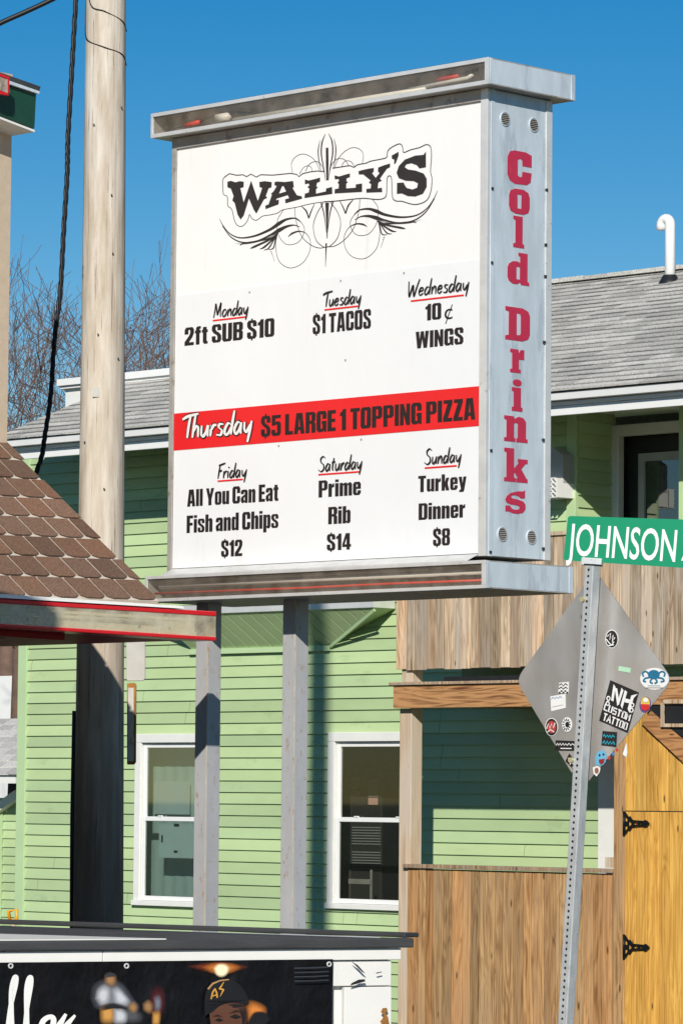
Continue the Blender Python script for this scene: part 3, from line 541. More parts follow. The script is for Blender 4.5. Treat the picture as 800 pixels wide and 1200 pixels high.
# side panel and its slab lettering -------------------------
mb = MB(); mb.box((SX1 - .010, SY + .045, SZ0 + .003), (SX1, SY + SD - .05, SZ1 - .003)); side = mb.build('side_panel', M['galv'], sign)
mb = MB(); mb.box((SX1 - .011, SY + .013, SZ0), (SX1 + .005, SY + .043, SZ1)); mb.build('corner_trim', M['galv'], sign, bevel=.002)
mb = MB(); mb.box((SX1 - .011, SY + SD - .048, SZ0), (SX1 + .006, SY + SD, SZ1 - .004)); mb.build('corner_trim', M['galv_front'], sign, bevel=.002)
GL = {'C': ([(.28,1),(.75,1),(1,.93),(1,.57),(.62,.57),(.61,.74),(.52,.78),(.42,.73),(.42,.27),(.5,.22),(.6,.25),(.62,.40),(1,.40),(.96,.12),(.8,.02),(.3,0),(.1,.08),(0,.25),(0,.78),(.1,.95)], []),
 'o': ([(.3,0),(.7,0),(.93,.1),(1,.3),(1,.7),(.93,.9),(.7,1),(.3,1),(.07,.9),(0,.7),(0,.3),(.07,.1)], [[(.41,.22),(.59,.22),(.6,.78),(.4,.78)]]),
 'l': ([(0,0),(1,0),(1,.12),(.85,.14),(.85,1),(0,1),(0,.9),(.2,.86),(.2,.14),(0,.12)], []),
 'd': ([(1,0),(1,.1),(.92,.12),(.92,1),(.5,1),(.5,.9),(.58,.88),(.58,.68),(.45,.72),(.25,.71),(.07,.62),(0,.5),(0,.2),(.07,.08),(.25,0),(.45,.01),(.58,.07),(.62,0)], [[(.41,.16),(.57,.16),(.57,.55),(.41,.55)]]),
 'D': ([(0,0),(.7,0),(.93,.08),(1,.22),(1,.78),(.93,.92),(.7,1),(0,1),(0,.88),(.14,.85),(.14,.15),(0,.12)], [[(.46,.17),(.60,.18),(.63,.25),(.63,.75),(.60,.82),(.46,.83)]]),
 'r': ([(0,0),(.75,0),(.75,.14),(.62,.16),(.62,.58),(1,.58),(1,1),(.76,1),(.62,.84),(.58,1),(0,1),(0,.86),(.15,.84),(.15,.16),(0,.14)], []),
 'n': ([(0,0),(.48,0),(.48,.14),(.42,.16),(.42,.72),(.52,.75),(.58,.7),(.58,.16),(.52,.14),(.52,0),(1,0),(1,.14),(.93,.16),(.93,.82),(.82,.96),(.62,1),(.44,.9),(.4,1),(0,1),(0,.86),(.1,.84),(.1,.16),(0,.14)], []),
 'k': ([(0,0),(.5,0),(.5,.11),(.42,.13),(.42,.26),(.46,.28),(.58,.13),(.52,.11),(.52,0),(1,0),(1,.11),(.95,.13),(.73,.4),(.9,.56),(1,.58),(1,.7),(.58,.7),(.58,.6),(.62,.58),(.44,.42),(.42,.42),(.42,1),(0,1),(0,.89),(.1,.87),(.1,.13),(0,.11)], []),
 'i': ([(0,0),(1,0),(1,.12),(.85,.14),(.85,.74),(0,.74),(0,.63),(.18,.61),(.18,.14),(0,.12)], []),
 's': ([((x - 485) / 200, (458 - y) / 298) for x, y in S_POLY], [])}
def slab(ch, x0, x1, y0, y1):
    xm, ym = (x0 + x1) / 2, (y0 + y1) / 2
    ya = onX(x0, ym, SX1).y; yb = onX(x1, ym, SX1).y; zt = onX(xm, y0, SX1).z; zb = onX(xm, y1, SX1).z
    pt = lambda u, v: Vector((SX1 + .0008, ya + (yb - ya) * u, zb + (zt - zb) * v))
    mb = MB(); pl, ho = GL[ch]
    mb.plate([pt(*p) for p in pl], (.0015, 0, 0), holes=[[pt(*p) for p in h] for h in ho])
    if ch == 'i': mb.plate([pt(.5 + .42 * math.cos(a * .5236), .89 + .11 * math.sin(a * .5236)) for a in range(12)], (.0015, 0, 0))
    mb.build('slab_letter', M['crimson'], side)
for a in [('C',594,622.2,177.3,216.3),('o',595.8,620,221.7,251),('l',600.7,613.5,253.5,290.4),('d',594,619.4,296,333.5),('D',591.4,620.2,360.6,399.4),('r',597,613.5,409.5,437),('i',599,611.5,444.5,482),('n',590,617.5,488,518),('k',590,617.5,525.8,565),('s',591.3,615,573,602)]: slab(*a)
for (px, py) in [(591, 139.5), (624.6, 146.4), (587.8, 626), (621.8, 629.5)]:
    c = onX(px, py, SX1); mb = MB(); r0 = .040
    ring = lambda r, x: [Vector((SX1 + x, c.y + math.cos(k * .314159) * r, c.z + math.sin(k * .314159) * r)) for k in range(20)]
    for (ra, xa), (rb, xb) in [((r0, .001), (r0 * .96, .006)), ((r0 * .96, .006), (r0 * .86, .006)), ((r0 * .86, .006), (r0 * .85, .001))]:
        A, B = ring(ra, xa), ring(rb, xb)
        mb.mesh(A + B, [(k, (k + 1) % 20, 20 + (k + 1) % 20, 20 + k) for k in range(20)])
    v = mb.build('vent', M['galv'], sign, smooth=False)
    mb = MB(); mb.plate(ring(r0 * .855, .0009), (.0009, 0, 0)); mb.build('vent_opening', M['dark'], v)
    mb = MB()
    for k in range(-3, 4):
        z = c.z + k * .0098; hw = math.sqrt(max(0, (r0 * .85) ** 2 - (k * .0098) ** 2))
        mb.hexa([(SX1 + .002, c.y - hw, z), (SX1 + .002, c.y + hw, z), (SX1 + .0075, c.y + hw, z - .004), (SX1 + .0075, c.y - hw, z - .004)], [(SX1 + .002, c.y - hw, z + .0015), (SX1 + .002, c.y + hw, z + .0015), (SX1 + .0075, c.y + hw, z - .0025), (SX1 + .0075, c.y - hw, z - .0025)])
    mb.build('louvre', M['alu_dark'], v)
for px, py in [(575.3,221),(639,222.7),(638,287),(574.8,308),(637.5,324),(636,401),(573.8,528),(635,515.5),(573,647),(635,643)]:
    c = onX(px, py, SX1); mb = MB(); mb.box((SX1 + .002, c.y - .006, c.z - .007), (SX1 + .012, c.y + .006, c.z + .007)); mb.build('screw', M['dark'], sign)

# light troughs above and below -----------------------------
def trough(z0, z1, top):
    x0, x1, y0, y1 = SX0 - EV, SX1 + EV, SY - OV, SY + SD + OV
    t = .006
    mb = MB()
    mb.box((x0, y0, z1 - t), (x1, y1, z1)); mb.box((x0, y0, z0), (x1, y1, z0 + t))       # lids
    mb.box((x0, y0 + .002, z0 + t), (x0 + t, y1, z1 - t))
    mb.box((x0 + t, y1 - t, z0 + t), (x1 - t, y1, z1 - t))
    o = mb.build('light_trough', M['alu_dark'], sign)
    mb = MB(); mb.box((x1 - t, y0 + .002, z0 + t), (x1, y1, z1 - t))
    mb.box((x1, y0 + .0, z0 + .001), (x1 + .003, y0 + .022, z1 - .001)); mb.box((x1, y1 - .03, z0 + .001), (x1 + .003, y1, z1 - .001)); mb.build('end_cap', M['galv'], o, bevel=.001)
    fr = .021 if top else .017
    mb = MB()
    mb.box((x0 - .001, y0 - .012, z1 - fr), (x1 + .001, y0, z1 + .001)); mb.box((x0 - .001, y0 - .012, z0 - .001), (x1 + .001, y0, z0 + fr))
    mb.box((x0 - .001, y0 - .012, z0 + fr), (x0 + .016, y0, z1 - fr)); mb.box((x1 - .026, y0 - .012, z0 + fr), (x1 + .001, y0, z1 - fr))
    mb.build('trough_frame', M['galv_front'], o, bevel=.0015)
    mb = MB(); mb.box((x0 + t, y0 + .13, z0 + t), (x1 - t, y0 + .134, z1 - t)); mb.build('lining', M['trough_in'], o)
    mb = MB(); zc = z0 + (z1 - z0) * (.36 if top else .62)
    a, b_ = (x0 + .62, x1 - .34) if top else (x0 + .05, x1 - .06)
    if top:
        mb.tube([(x0 + .62, y0 + .05, zc - .012), (x1 - .5, y0 + .05, zc - .012)], .016, 10); mb.tube([(x1 - .62, y0 + .05, zc), (x1 - .2, y0 + .05, zc + .012), (x1 - .17, y0 + .06, zc + .03)], .011, 8)
        mb.box((x0 + .48, y0 + .03, zc - .005), (x0 + .58, y0 + .08, zc + .035))
    else:
        mb.tube([(a, y0 + .06, zc), (b_, y0 + .06, zc)], .015, 10)
        mb.tube([(x0 + .6, y0 + .1, zc + .03), (x1 - .5, y0 + .1, zc + .03)], .008, 6)
    mb.build('lamp_tube', M['tube'], o, smooth=True)
    mb = MB()
    if top:
        mb.tube([(x0 + .22, y0 + .05, zc + .004), (x0 + .34, y0 + .05, zc + .012)], .014, 8); mb.build('red_wiring', M['redwire'], o, smooth=True); mb = MB(); mb.tube([(x1 - .42, y0 + .05, zc + .03), (x1 - .26, y0 + .05, zc + .036)], .014, 8)
    else:
        mb.tube([(x0 + .05, y0 + .02, z0 + .048), (x0 + 1.2, y0 + .02, z0 + .044), (x1 - .7, y0 + .025, z0 + .046), (x1 - .05, y0 + .02, z0 + .043)], .007, 6)
    mb.build('red_wiring', M['redwire'], o, smooth=True)
    mb = MB()
    if top:
        mb.tube(smoothpath([(x0 + .2, y0 + .05, zc), (x0 + .13, y0 + .05, zc - .005), (x0 + .1, y0 + .05, zc - .05), (x0 + .12, y0 + .05, z0 + .02)]), .004, 5); mb.build('loose_wire', M['dark'], o); mb = MB()
        mb.tube(smoothpath([(x0 + .34, y0 + .05, zc + .012), (x0 + .5, y0 + .08, zc + .05), (x0 + .7, y0 + .1, zc + .03)]), .004, 5); mb.build('loose_wire', M['dark'], o); mb = MB()
        mb.tube([(x1 - .26, y0 + .05, zc + .036), (x1 - .14, y0 + .06, zc + .05)], .009, 6)
    else:
        mb.tube(smoothpath([(x0 + .2, y0 + .05, zc - .03), (x0 + .9, y0 + .05, zc - .04), (x0 + 1.6, y0 + .05, zc - .028)]), .003, 5)
    mb.build('loose_wire', M['dark'], o)
    mb = MB(); mb.box((x0 + .017, y0 - .004, z0 + fr + .001), (x1 - .027, y0 - .001, z1 - fr - .001)); mb.build('clear_cover', M['acrylic'], o)
trough(SZ1 + .001, SZ1 + TH - .004, True)
trough(SZ0 - TH - .03, SZ0 - .03, False)
mb = MB(); mb.box((SX0 - EV - .03, SY - OV + .02, SZ1 + TH - .0035), (SX1 + .02, SY + SD, SZ1 + TH + .006)); mb.build('roof_felt', M['dark'], sign)
# posts
PY = SY + .19
for x0 in (onY(229.5, 760, PY).x, onY(331, 760, PY).x):
    mb = MB(); t = tn(.97, 1.03, .01); W_ = .1
    mb.box((x0, PY, GZ), (x0 + W_, PY + W_ + .005, SZ0 - TH - .029), t)
    p = mb.build('post', M['post'], sign, bevel=.004)
    mb = MB(); mb.tube([(x0 + W_ - .002, PY - .001, GZ + .1), (x0 + W_ - .002, PY - .001, SZ0 - TH)], .0028, 6); mb.build('weld_seam', M['seam'], p)
    mb = MB(); mb.box((x0 - .06, PY - .06, GZ), (x0 + W_ + .06, PY + W_ + .065, GZ + .035)); mb.build('base_plate', M['post'], p)
# ------------------------------------------------------------------ GREEN HOUSE
house = thing('clapboard_house', 'pale green clapboard house with grey shingle roof and deep white eaves', 'house', (-22, HY + 3, GZ))
YAX = Vector((0, 1, 0)); XAX = Vector((1, 0, 0)); ZAX = Vector((0, 0, 1))
def hx(px, py=900): return onY(px, py, HY).x
def hz(px, py): return onY(px, py, HY).z
EXPO = .1092
def clap(mb, o, u, length, z0, z1, nrm, openings=(), expo=EXPO, phase=0.0):
    """lapped siding on a wall from o along u; openings (a0,a1,z0,z1) measured along u"""
    o, u, nrm = Vector(o), Vector(u), Vector(nrm)
    zc = z0 - phase
    while zc < z1:
        t = tn(.86, 1.06, .02)
        zs_ = sorted({max(zc, z0), min(zc + expo, z1)} | {z for op in openings for z in op[2:4] if max(zc, z0) < z < min(zc + expo, z1)})
        for za, zb in zip(zs_, zs_[1:]):
            if zb - za < 1e-4: continue
            segs = [(0, length)]
            for a0, a1, b0, b1 in openings:
                if b0 < (za + zb) / 2 < b1:
                    ns = []
                    for s0, s1 in segs:
                        if a1 <= s0 or a0 >= s1: ns.append((s0, s1)); continue
                        if a0 > s0: ns.append((s0, a0))
                        if a1 < s1: ns.append((a1, s1))
                    segs = ns
            da = .019 * (1 - (za - zc) / expo); db = .019 * (1 - (zb - zc) / expo)
            if zs_[0] == za: joints = [q for q in (random.uniform(-3, 3) + 3.7 * k_ for k_ in range(0, int(length / 3.7) + 2)) if 0 < q < length]
            cut = []
            for s0, s1 in segs:
                c_ = [s0] + [q for q in joints if s0 + .1 < q < s1 - .1] + [s1]; c_.sort(); cut += [(p_ + (.0015 if i_ else 0), q_ - (.0015 if i_ < len(c_) - 2 else 0)) for i_, (p_, q_) in enumerate(zip(c_, c_[1:]))]
            for s0, s1 in cut:
                A = o + u * s0; B = o + u * s1; za_, zb_ = Vector((0, 0, za - o.z)), Vector((0, 0, zb - o.z))
                mb.face([A + za_ + nrm * da, B + za_ + nrm * da, B + zb_ + nrm * db, A + zb_ + nrm * db], t)
                if abs(za - zc) < 1e-6: mb.face([A + za_, B + za_, B + za_ + nrm * da, A + za_ + nrm * da], t)
        zc += expo
X0 = hx(25, 860)                 # left corner of the front wall
X1 = hx(830, 900) + 3
EY = HY - .88
za, zb = onY(641, 461.5, EY).z, onY(641, 488, EY).z
h = za - zb
ZE = zb + h * .75                 # wall head under the soffit
# openings
W1 = (hx(160, 960), hx(160, 960) + 1.08, hz(200, 1062), hz(200, 860))
W2 = (hx(386, 960), hx(386, 960) + 1.1, hz(430, 1066), hz(430, 858))
RX0 = hx(676, 590); RZ0 = hz(700, 700); RX1 = hx(830, 590) + 1.0
mb = MB()
clap(mb, (X0, HY, GZ + .3), XAX, X1 - X0, GZ + .3, ZE, (0, -1, 0), [(w[0] + .03 - X0, w[1] - .03 - X0, w[2] + .03, w[3] - .03) for w in (W1, W2)] + [(RX0 - X0, RX1 - X0, 2.9, ZE)], phase=.04)
wall = mb.build('wall', M['siding'], house)
mb = MB()
mb.face([(X0, HY, GZ), (X0, HY + 8, GZ), (X0, HY + 8, ZE), (X0, HY, ZE)]); mb.face([(X1, HY, GZ), (X1, HY + 8, GZ), (X1, HY + 8, ZE), (X1, HY, ZE)]); mb.face([(X0, HY + 8, GZ), (X1, HY + 8, GZ), (X1, HY + 8, ZE), (X0, HY + 8, ZE)])
mb.build('rear_wall', M['siding'], house)
mb = MB(); mb.box((X0, HY + .002, GZ), (X1, HY + .2, GZ + .297)); mb.build('foundation', M['concrete'], house)
cw = .10
mb = MB(); mb.box((X0 - .03, HY - .028, GZ + .3), (X0 + cw, HY + .05, ZE)); mb.build('corner_board', M['green_trim'], house, bevel=.004)
# rooms behind the windows
mb = MB()
for a, b_, y1 in ((W1[0] - .5, W1[1] + .6, HY + 1.6), (W2[0] - .4, W2[1] + .9, HY + 2.2)):
    z0, z1 = .35, 2.75
    for f in ([(a, y1, z0), (b_, y1, z0), (b_, y1, z1), (a, y1, z1)], [(a, HY + .06, z0), (a, y1, z0), (a, y1, z1), (a, HY + .06, z1)], [(b_, HY + .06, z0), (b_, y1, z0), (b_, y1, z1), (b_, HY + .06, z1)], [(a, HY + .06, z0), (b_, HY + .06, z0), (b_, y1, z0), (a, y1, z0)], [(a, HY + .06, z1), (b_, HY + .06, z1), (b_, y1, z1), (a, y1, z1)]): mb.face(f)
mb.build('room_lining', M['interior'], house)
def window(wd, label, gl):
    a0, a1, z0, z1 = wd; tw = .085; y = HY - .034
    mb = MB(); mb.box((a0, y, z0 + .05), (a0 + tw, HY + .04, z1 - tw)); mb.box((a1 - tw, y, z0 + .05), (a1, HY + .04, z1 - tw)); mb.box((a0, y - .001, z1 - tw), (a1, HY + .04, z1)); mb.box((a0 - .01, y - .02, z0), (a1 + .01, HY + .04, z0 + .05))
    fr = mb.build('window', M['white_trim'], house, bevel=.005, label=label)
    zm = z0 + (z1 - z0) * .505; ins = tw + .004; s = .042
    mb = MB()
    for (p, q, yy) in ((zm - .022, z1 - tw - .006, HY + .004), (z0 + .052, zm + .022, HY - .012)):
        mb.box((a0 + ins, yy, p), (a0 + ins + s, yy + .03, q)); mb.box((a1 - ins - s, yy, p), (a1 - ins, yy + .03, q)); mb.box((a0 + ins + s, yy + .001, p), (a1 - ins - s, yy + .031, p + s)); mb.box((a0 + ins + s, yy + .001, q - s), (a1 - ins - s, yy + .031, q))
    mb.build('sash', M['vinyl'], fr, bevel=.003)
    mb = MB(); mb.box((a0 + ins + s, HY + .016, zm + .02), (a1 - ins - s, HY + .019, z1 - tw - .048)); mb.box((a0 + ins + s, HY, z0 + .094), (a1 - ins - s, HY + .003, zm - .02)); mb.build('pane', gl, fr)
    mb = MB()
    for k in (.3, .78): mb.box((a0 + (a1 - a0) * k, HY - .018, zm + .021), (a0 + (a1 - a0) * k + .05, HY + .002, zm + .034))
    mb.build('sash_lock', M['white_trim'], fr)
    return fr
wa = window(W1, 'white sash window with a square paper behind its lower pane', M['window_glass']); wb = window(W2, 'white sash window showing a dark cluttered room', M['dark_glass'])
# curtain and paper in the first window, shelving in the second
mb = MB(); n = 52
for k in range(n):
    u0 = W1[0] - .45 + k * .032; d0 = HY + .28 + .004 * math.sin(k * 1.3); d1 = HY + .28 + .004 * math.sin((k + 1) * 1.3)
    mb.face([(u0, d0, W1[2] + .03), (u0 + .032, d1, W1[2] + .03), (u0 + .032, d1, W1[3] - .03), (u0, d0, W1[3] - .03)])
mb.build('curtain', M['interior_pale'], wa)
p0 = onY(187, 1005, HY + .015); p1 = onY(228, 966, HY + .015)
mb = MB(); mb.box((p0.x, HY + .006, p0.z), (p1.x + .06, HY + .010, p1.z)); pp_ = mb.build('paper', M['paper'], wa)
for k, (qx, qy, ww, hh) in enumerate([(190, 983, .02, .07), (206, 998, .05, .02), (207, 967, .07, .025)]):
    a = onY(qx, qy, HY + .004); mb = MB(); mb.box((a.x - ww / 2, HY + .003, a.z - hh / 2), (a.x + ww / 2, HY + .0055, a.z + hh / 2)); mb.build('tape', M['dark'], pp_)
a = onY(205, 935, HY + .26); mb = MB(); mb.box((a.x - .25, HY + .22, a.z - .16), (a.x + .25, HY + .225, a.z + .16)); mb.build('window_shade', M['vinyl'], wa)
sh = thing('storage_rack', 'dark cabinet with paper notices inside the window beside the wooden post', 'cabinet', (W2[0] + .5, HY + .8, .35))
def w2(px, py, d): return onY(px, py, HY + d)
a = w2(408, 1060, .7); b_ = w2(447, 900, .7)
mb = MB(); mb.box((a.x, HY + .7, .35), (b_.x, HY + 1.2, b_.z)); mb.build('body', M['appliance'], sh, bevel=.01)
a = w2(448, 950, .72); b_ = w2(470, 905, .72); mb = MB(); mb.box((a.x, HY + .72, .35), (b_.x + .3, HY + 1.2, b_.z)); mb.build('side_unit', M['dark'], sh, bevel=.01)
for (l, t, r, b2, mm) in ((411, 911, 421, 925, flat('orange_notice', (.70, .42, .28))), (411, 926, 421, 932, M['grey_plastic']), (431, 914, 443, 934, M['grey_metal']), (431, 935, 442, 943, flat('pink_notice', (.72, .42, .36)))):
    a = w2(l, b2, .69); b_ = w2(r, t, .69); mb = MB(); mb.box((a.x, HY + .692, a.z), (b_.x, HY + .698, b_.z)); mb.build('notice', mm, sh)
for k in range(16):
    a = w2(412, 970 + k * 3.2, .69); b_ = w2(445, 970 + k * 3.2, .69); mb = MB(); mb.box((a.x, HY + .692, a.z), (b_.x, HY + .699, a.z + .008)); 
    if k not in (7, 8): mb.build('grille_slat', M['grey_plastic'], sh)
a = w2(408, 1034, .3); b_ = w2(434, 1032, .3); mb = MB(); mb.box((a.x, HY + .3, a.z - .012), (b_.x, HY + .31, b_.z + .012)); mb.box((b_.x - .018, HY + .311, .36), (b_.x, HY + .325, b_.z + .1)); mb.build('bracket_rail', M['alu_dark'], sh)

# upper recessed doorway
RD = .50
mb = MB()
clap(mb, (RX0, HY, 2.9), YAX, RD, 2.9, ZE, (1, 0, 0), phase=.05)
DX0 = onY(728, 590, HY + RD).x; DX1 = onY(800, 590, HY + RD).x + .02
clap(mb, (RX0, HY + RD, 2.9), XAX, DX0 - .12 - RX0, 2.9, ZE, (0, -1, 0), phase=.05)
mb.build('recess_wall', M['siding'], house); mb = MB()
clap(mb, (DX1 + .12, HY + RD, 2.9), XAX, RX1 - DX1 - .12, 2.9, ZE, (0, -1, 0), phase=.05)
mb.build('recess_wall', M['siding'], house)
mb = MB(); mb.box((RX0 - .10, HY - .032, 2.95), (RX0 + .003, HY + .03, ZE)); mb.build('corner_board', M['green_trim'], house, bevel=.003)
a = onY(797, 560, HY - .02).x; mb = MB(); mb.box((a, HY - .05, 2.9), (a + .12, HY + .06, ZE)); mb.build('porch_pillar', M['green_trim'], house, bevel=.004)
y = HY + RD
mb = MB(); zt = ZE - .10
mb.box((DX0 - .13, y - .05, 2.95), (DX0, y + .03, zt)); mb.box((DX1, y - .05, 2.95), (DX1 + .12, y + .03, zt)); mb.box((DX0, y - .049, zt - .1), (DX1, y + .03, zt)); 
door = mb.build('door', M['white_trim'], house, bevel=.006)
mb = MB(); ins = .17; st = .07
dz = zt - .12
mb.box((DX0 + ins, y + .02, 2.95), (DX0 + ins + st, y + .06, dz - .14)); mb.box((DX0 + ins + st, y + .021, dz - .21), (DX1, y + .061, dz - .14))
mb.build('door_frame', M['grey_plastic'], door)
mb = MB(); mb.box((DX0 + ins + st, y + .04, 2.95), (DX1, y + .044, dz - .21)); mb.build('door_pane', M['door_glass'], door)
mb = MB(); mb.box((DX0 - .5, y + .07, 2.9), (DX1 + .1, y + .08, zt)); mb.build('door_leaf', M['dark'], door)
mb = MB()
for k in range(9): mb.box((DX0 + .40 + k * .022, y + .05, 2.95), (DX0 + .415 + k * .022, y + .054, dz - .35 - .02 * (k % 3)))
mb.build('blind', M['blind'], door)
mb = MB(); mb.box((RX0, HY + .01, 2.85), (RX1, y + 1.2, 2.9)); mb.build('porch_floor', M['board_old'], house)

# eave, soffit, fascia
XL = onY(12, 530, EY).x; XR = hx(830, 900) + 4
mb = MB(); mb.box((XL, EY + .03, ZE + .002), (XR, HY + .7, ZE + .02)); mb.build('soffit', M['white_trim'], house)
mb = MB(); mb.box((XL, EY, zb), (XR, EY + .03, zb + h * .42)); fa = mb.build('fascia', M['vinyl'], house, bevel=.004)
mb = MB(); mb.box((XL - .01, EY - .03, zb + h * .42 + .003), (XR, EY + .03, zb + h * .60)); mb.build('moulding', M['vinyl'], fa, bevel=.006)
mb = MB(); mb.hexa([(XL - .02, EY - .10, zb + h * .60 + .004), (XR, EY - .10, zb + h * .60 + .004), (XR, EY + .03, zb + h * .60 + .004), (XL - .02, EY + .03, zb + h * .60 + .004)], [(XL - .02, EY - .11, za - .004), (XR, EY - .11, za - .004), (XR, EY + .03, za - .004), (XL - .02, EY + .03, za - .004)]); mb.build('gutter', M['vinyl'], fa, bevel=.003)
# roof
PITCH = R(23); RY = EY - .13; RZ = za
rn = Vector((0, -math.sin(PITCH), math.cos(PITCH))); rd = rn.dot(Vector((0, RY, RZ)))
def onroof(px, py): return hit(px, py, rn, rd)
us = Vector((0, math.cos(PITCH), math.sin(PITCH)))
def s_of(p): return (p - Vector((p.x, RY, RZ))).dot(us)
s_ridge = s_of(onroof(720, 325)); s_left = s_of(onroof(175, 447))
hipA, hipB = onroof(2, 511), onroof(93, 472)
def hip_x(s):
    sa, sb = s_of(hipA), s_of(hipB); t = (s - sa) / (sb - sa); return hipA.x + (hipB.x - hipA.x) * t
XM = onroof(400, 450).x
mb = MB(); ex = .15; row = 0; s = 0.0
while s < s_ridge:
    s1 = min(s + ex, s_ridge)
    xl = hip_x(s) if s < s_left else XM; x = xl - .3 * random.random(); sh_ = random.uniform(.93, 1.05)
    while x < XR:
        wd = random.choice((.16, .22, .3, .34)); xa, xb = max(x, xl), min(x + wd - .006, XR)
        if xb > xa + .01:
            k = sh_ * random.uniform(.78, 1.22); lift = .007 + .006 * random.random()
            P = lambda x_, s_, l: Vector((x_, RY, RZ)) + us * s_ + rn * l
            mb.hexa([P(xa, s - .004, .001), P(xb, s - .004, .001), P(xb, s1, .001), P(xa, s1, .001)], [P(xa, s - .004, lift + .008), P(xb, s - .004, lift + .008), P(xb, s1, lift * .3 + .002), P(xa, s1, lift * .3 + .002)], (k, k * .99, k * .96)); kk = k * random.uniform(.22, .5); mb.hexa([P(xa, s1 - .034 - .016 * random.random(), .004), P(xb, s1 - .034 - .016 * random.random(), .004), P(xb, s1, .004), P(xa, s1, .004)], [P(xa, s1 - .036, .0135), P(xb, s1 - .036, .0135), P(xb, s1, .0105), P(xa, s1, .0105)], (kk, kk, kk))
        x += wd
    s = s1; row += 1
P = lambda x_, s_, l: Vector((x_, RY, RZ)) + us * s_ + rn * l
mb.cur = (.5, .5, .5)
mb.face([P(hip_x(0), 0, 0), P(XR, 0, 0), P(XR, s_ridge, 0), P(XM, s_ridge, 0), P(XM, s_left, 0), P(hip_x(s_left), s_left, 0)])
pr = P(0, s_ridge, 0)
mb.face([(XM, pr.y, pr.z), (XR, pr.y, pr.z), (XR, pr.y + 5, pr.z - 2), (XM, pr.y + 5, pr.z - 2)])
mb.face([P(XM, s_left, 0), P(XM, s_ridge, 0), (XM, pr.y + 5, pr.z - 2)])
roof = mb.build('roof', M['shingle'], house)
mb = MB(); mb.box((XL - .02, RY + .012, RZ - .012), (XR, RY + .1, RZ - .002)); mb.build('drip_edge', M['dark'], roof)
mb = MB(); pr = P(0, s_ridge, .012)
x = XM
while x < XR:
    k = random.uniform(.75, 1.05); mb.box((x, pr.y - .12, pr.z - .02), (x + .29, pr.y + .1, pr.z + .015 + .008 * random.random()), (k, k, k * .97)); x += .3
mb.build('ridge_cap', M['shingle'], roof)
# white boxed cornice of the rear wing showing above the low roof
c0 = onroof(93, 471); cy = P(0, s_left, 0).y - .02
q0 = onY(70, 445, cy); q1 = onY(70, 472, cy)
mb = MB(); mb.box((q0.x + .05, cy + .04, q1.z - .6), (XM, cy + 3, q0.z - .08)); wing = mb.build('rear_wing', M['white_trim'], house)
mb = MB(); mb.box((q0.x, cy - .04, q0.z - .07), (XM, cy + 3, q0.z)); mb.box((q0.x + .02, cy - .01, q0.z - .1), (XM, cy + 3, q0.z - .073)); mb.build('cornice', M['vinyl'], wing, bevel=.004)
# vent pipe
vb = onroof(783, 330); vd = vb.y
r_ = (onY(791, 300, vd).x - onY(778, 300, vd).x) * .36
tp = onY(784.5, 262, vd); zt_ = onY(784, 250, vd).z - r_ 
tl = onY(776.5, 262, vd)
pts = [(tp.x, vd, vb.z - .3), (tp.x, vd, zt_ - .09)] + [(tp.x - .052 + .052 * math.cos(a), vd, zt_ - .055 + .055 * math.sin(a)) for a in [k * math.pi / 8 for k in range(0, 9)]] + [(tp.x - .104, vd, zt_ - .10)]
mb = MB(); mb.tube(pts, r_, 14); vp = mb.build('vent_pipe', M['vinyl'], roof, smooth=True)
mb = MB(); mb.tube([(tp.x, vd, vb.z - .1), (tp.x, vd - .005, vb.z + .06)], [r_ * 3.2, r_ * 1.3], 14); mb.build('pipe_flashing', M['dark'], roof, smooth=True)

# bump-out with a sloped tongue-and-groove soffit
D = .30; SHF = .22
bx0 = hx(226, 720); bx1 = hx(386, 755); zl = hz(386, 756.5); B1 = onY(438, 712, HY - D); zu = B1.z; fx = B1.x; A1 = Vector((bx1, HY - .02, zl))
mb = MB(); x = bx0 - SHF
while x < fx - .02:
    xa, xb = x + .007, min(x + .16, fx) - .007; tt = tn(.93, 1.04, .01)
    def foot(q): t = min(1, (fx - q) / (SHF + fx - bx1)); return Vector((q + SHF * t, HY - D + (D - .02) * t, zu + (zl - zu) * t))
    l = [foot(xa), foot(xb), Vector((xb, HY - D, zu)), Vector((xa, HY - D, zu))]
    mb.hexa(l, [q + Vector((0, .015, .02)) for q in l], tt); x += .16
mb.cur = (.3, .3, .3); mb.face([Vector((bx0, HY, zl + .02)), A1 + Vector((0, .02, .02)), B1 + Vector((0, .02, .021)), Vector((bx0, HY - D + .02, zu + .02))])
mb.cur = (1, 1, 1); mb.face([A1 + Vector((.002, 0, 0)), Vector((fx + .002, HY, zu)), B1 + Vector((.002, 0, 0))]); mb.build('bay_soffit', M['siding'], house)
mb = MB(); mb.box((bx0, HY - .045, zl - .05), (bx1 + .03, HY + .01, zl)); mb.build('ledger_trim', M['green_trim'], house)
mb = MB(); mb.obox(A1 + Vector((0, -.012, -.012)), B1 - A1, (0, .02, 0), (.022, 0, -.022)); mb.build('rake_trim', M['green_trim'], house)
mb = MB(); mb.box((bx0, HY - D - .015, zu), (fx + .01, HY - .03, zu + .085)); mb.build('bay_skirt', M['galv_front'], house, bevel=.004)
mb = MB(); clap(mb, (bx0, HY - D, zu + .088), XAX, fx - bx0, zu + .088, ZE, (0, -1, 0)); clap(mb, (fx, HY - D, zu + .088), YAX, D, zu + .088, ZE, (1, 0, 0)); mb.build('bay_wall', M['siding'], house)

# white casing board of the ground floor, partly lit
a = hx(703, 970); b_ = hx(722, 970)
mb = MB(); mb.box((a, HY - .035, GZ + .35), (b_ + .02, HY + .02, 2.55)); mb.build('casing', M['white_trim'], house, bevel=.004)

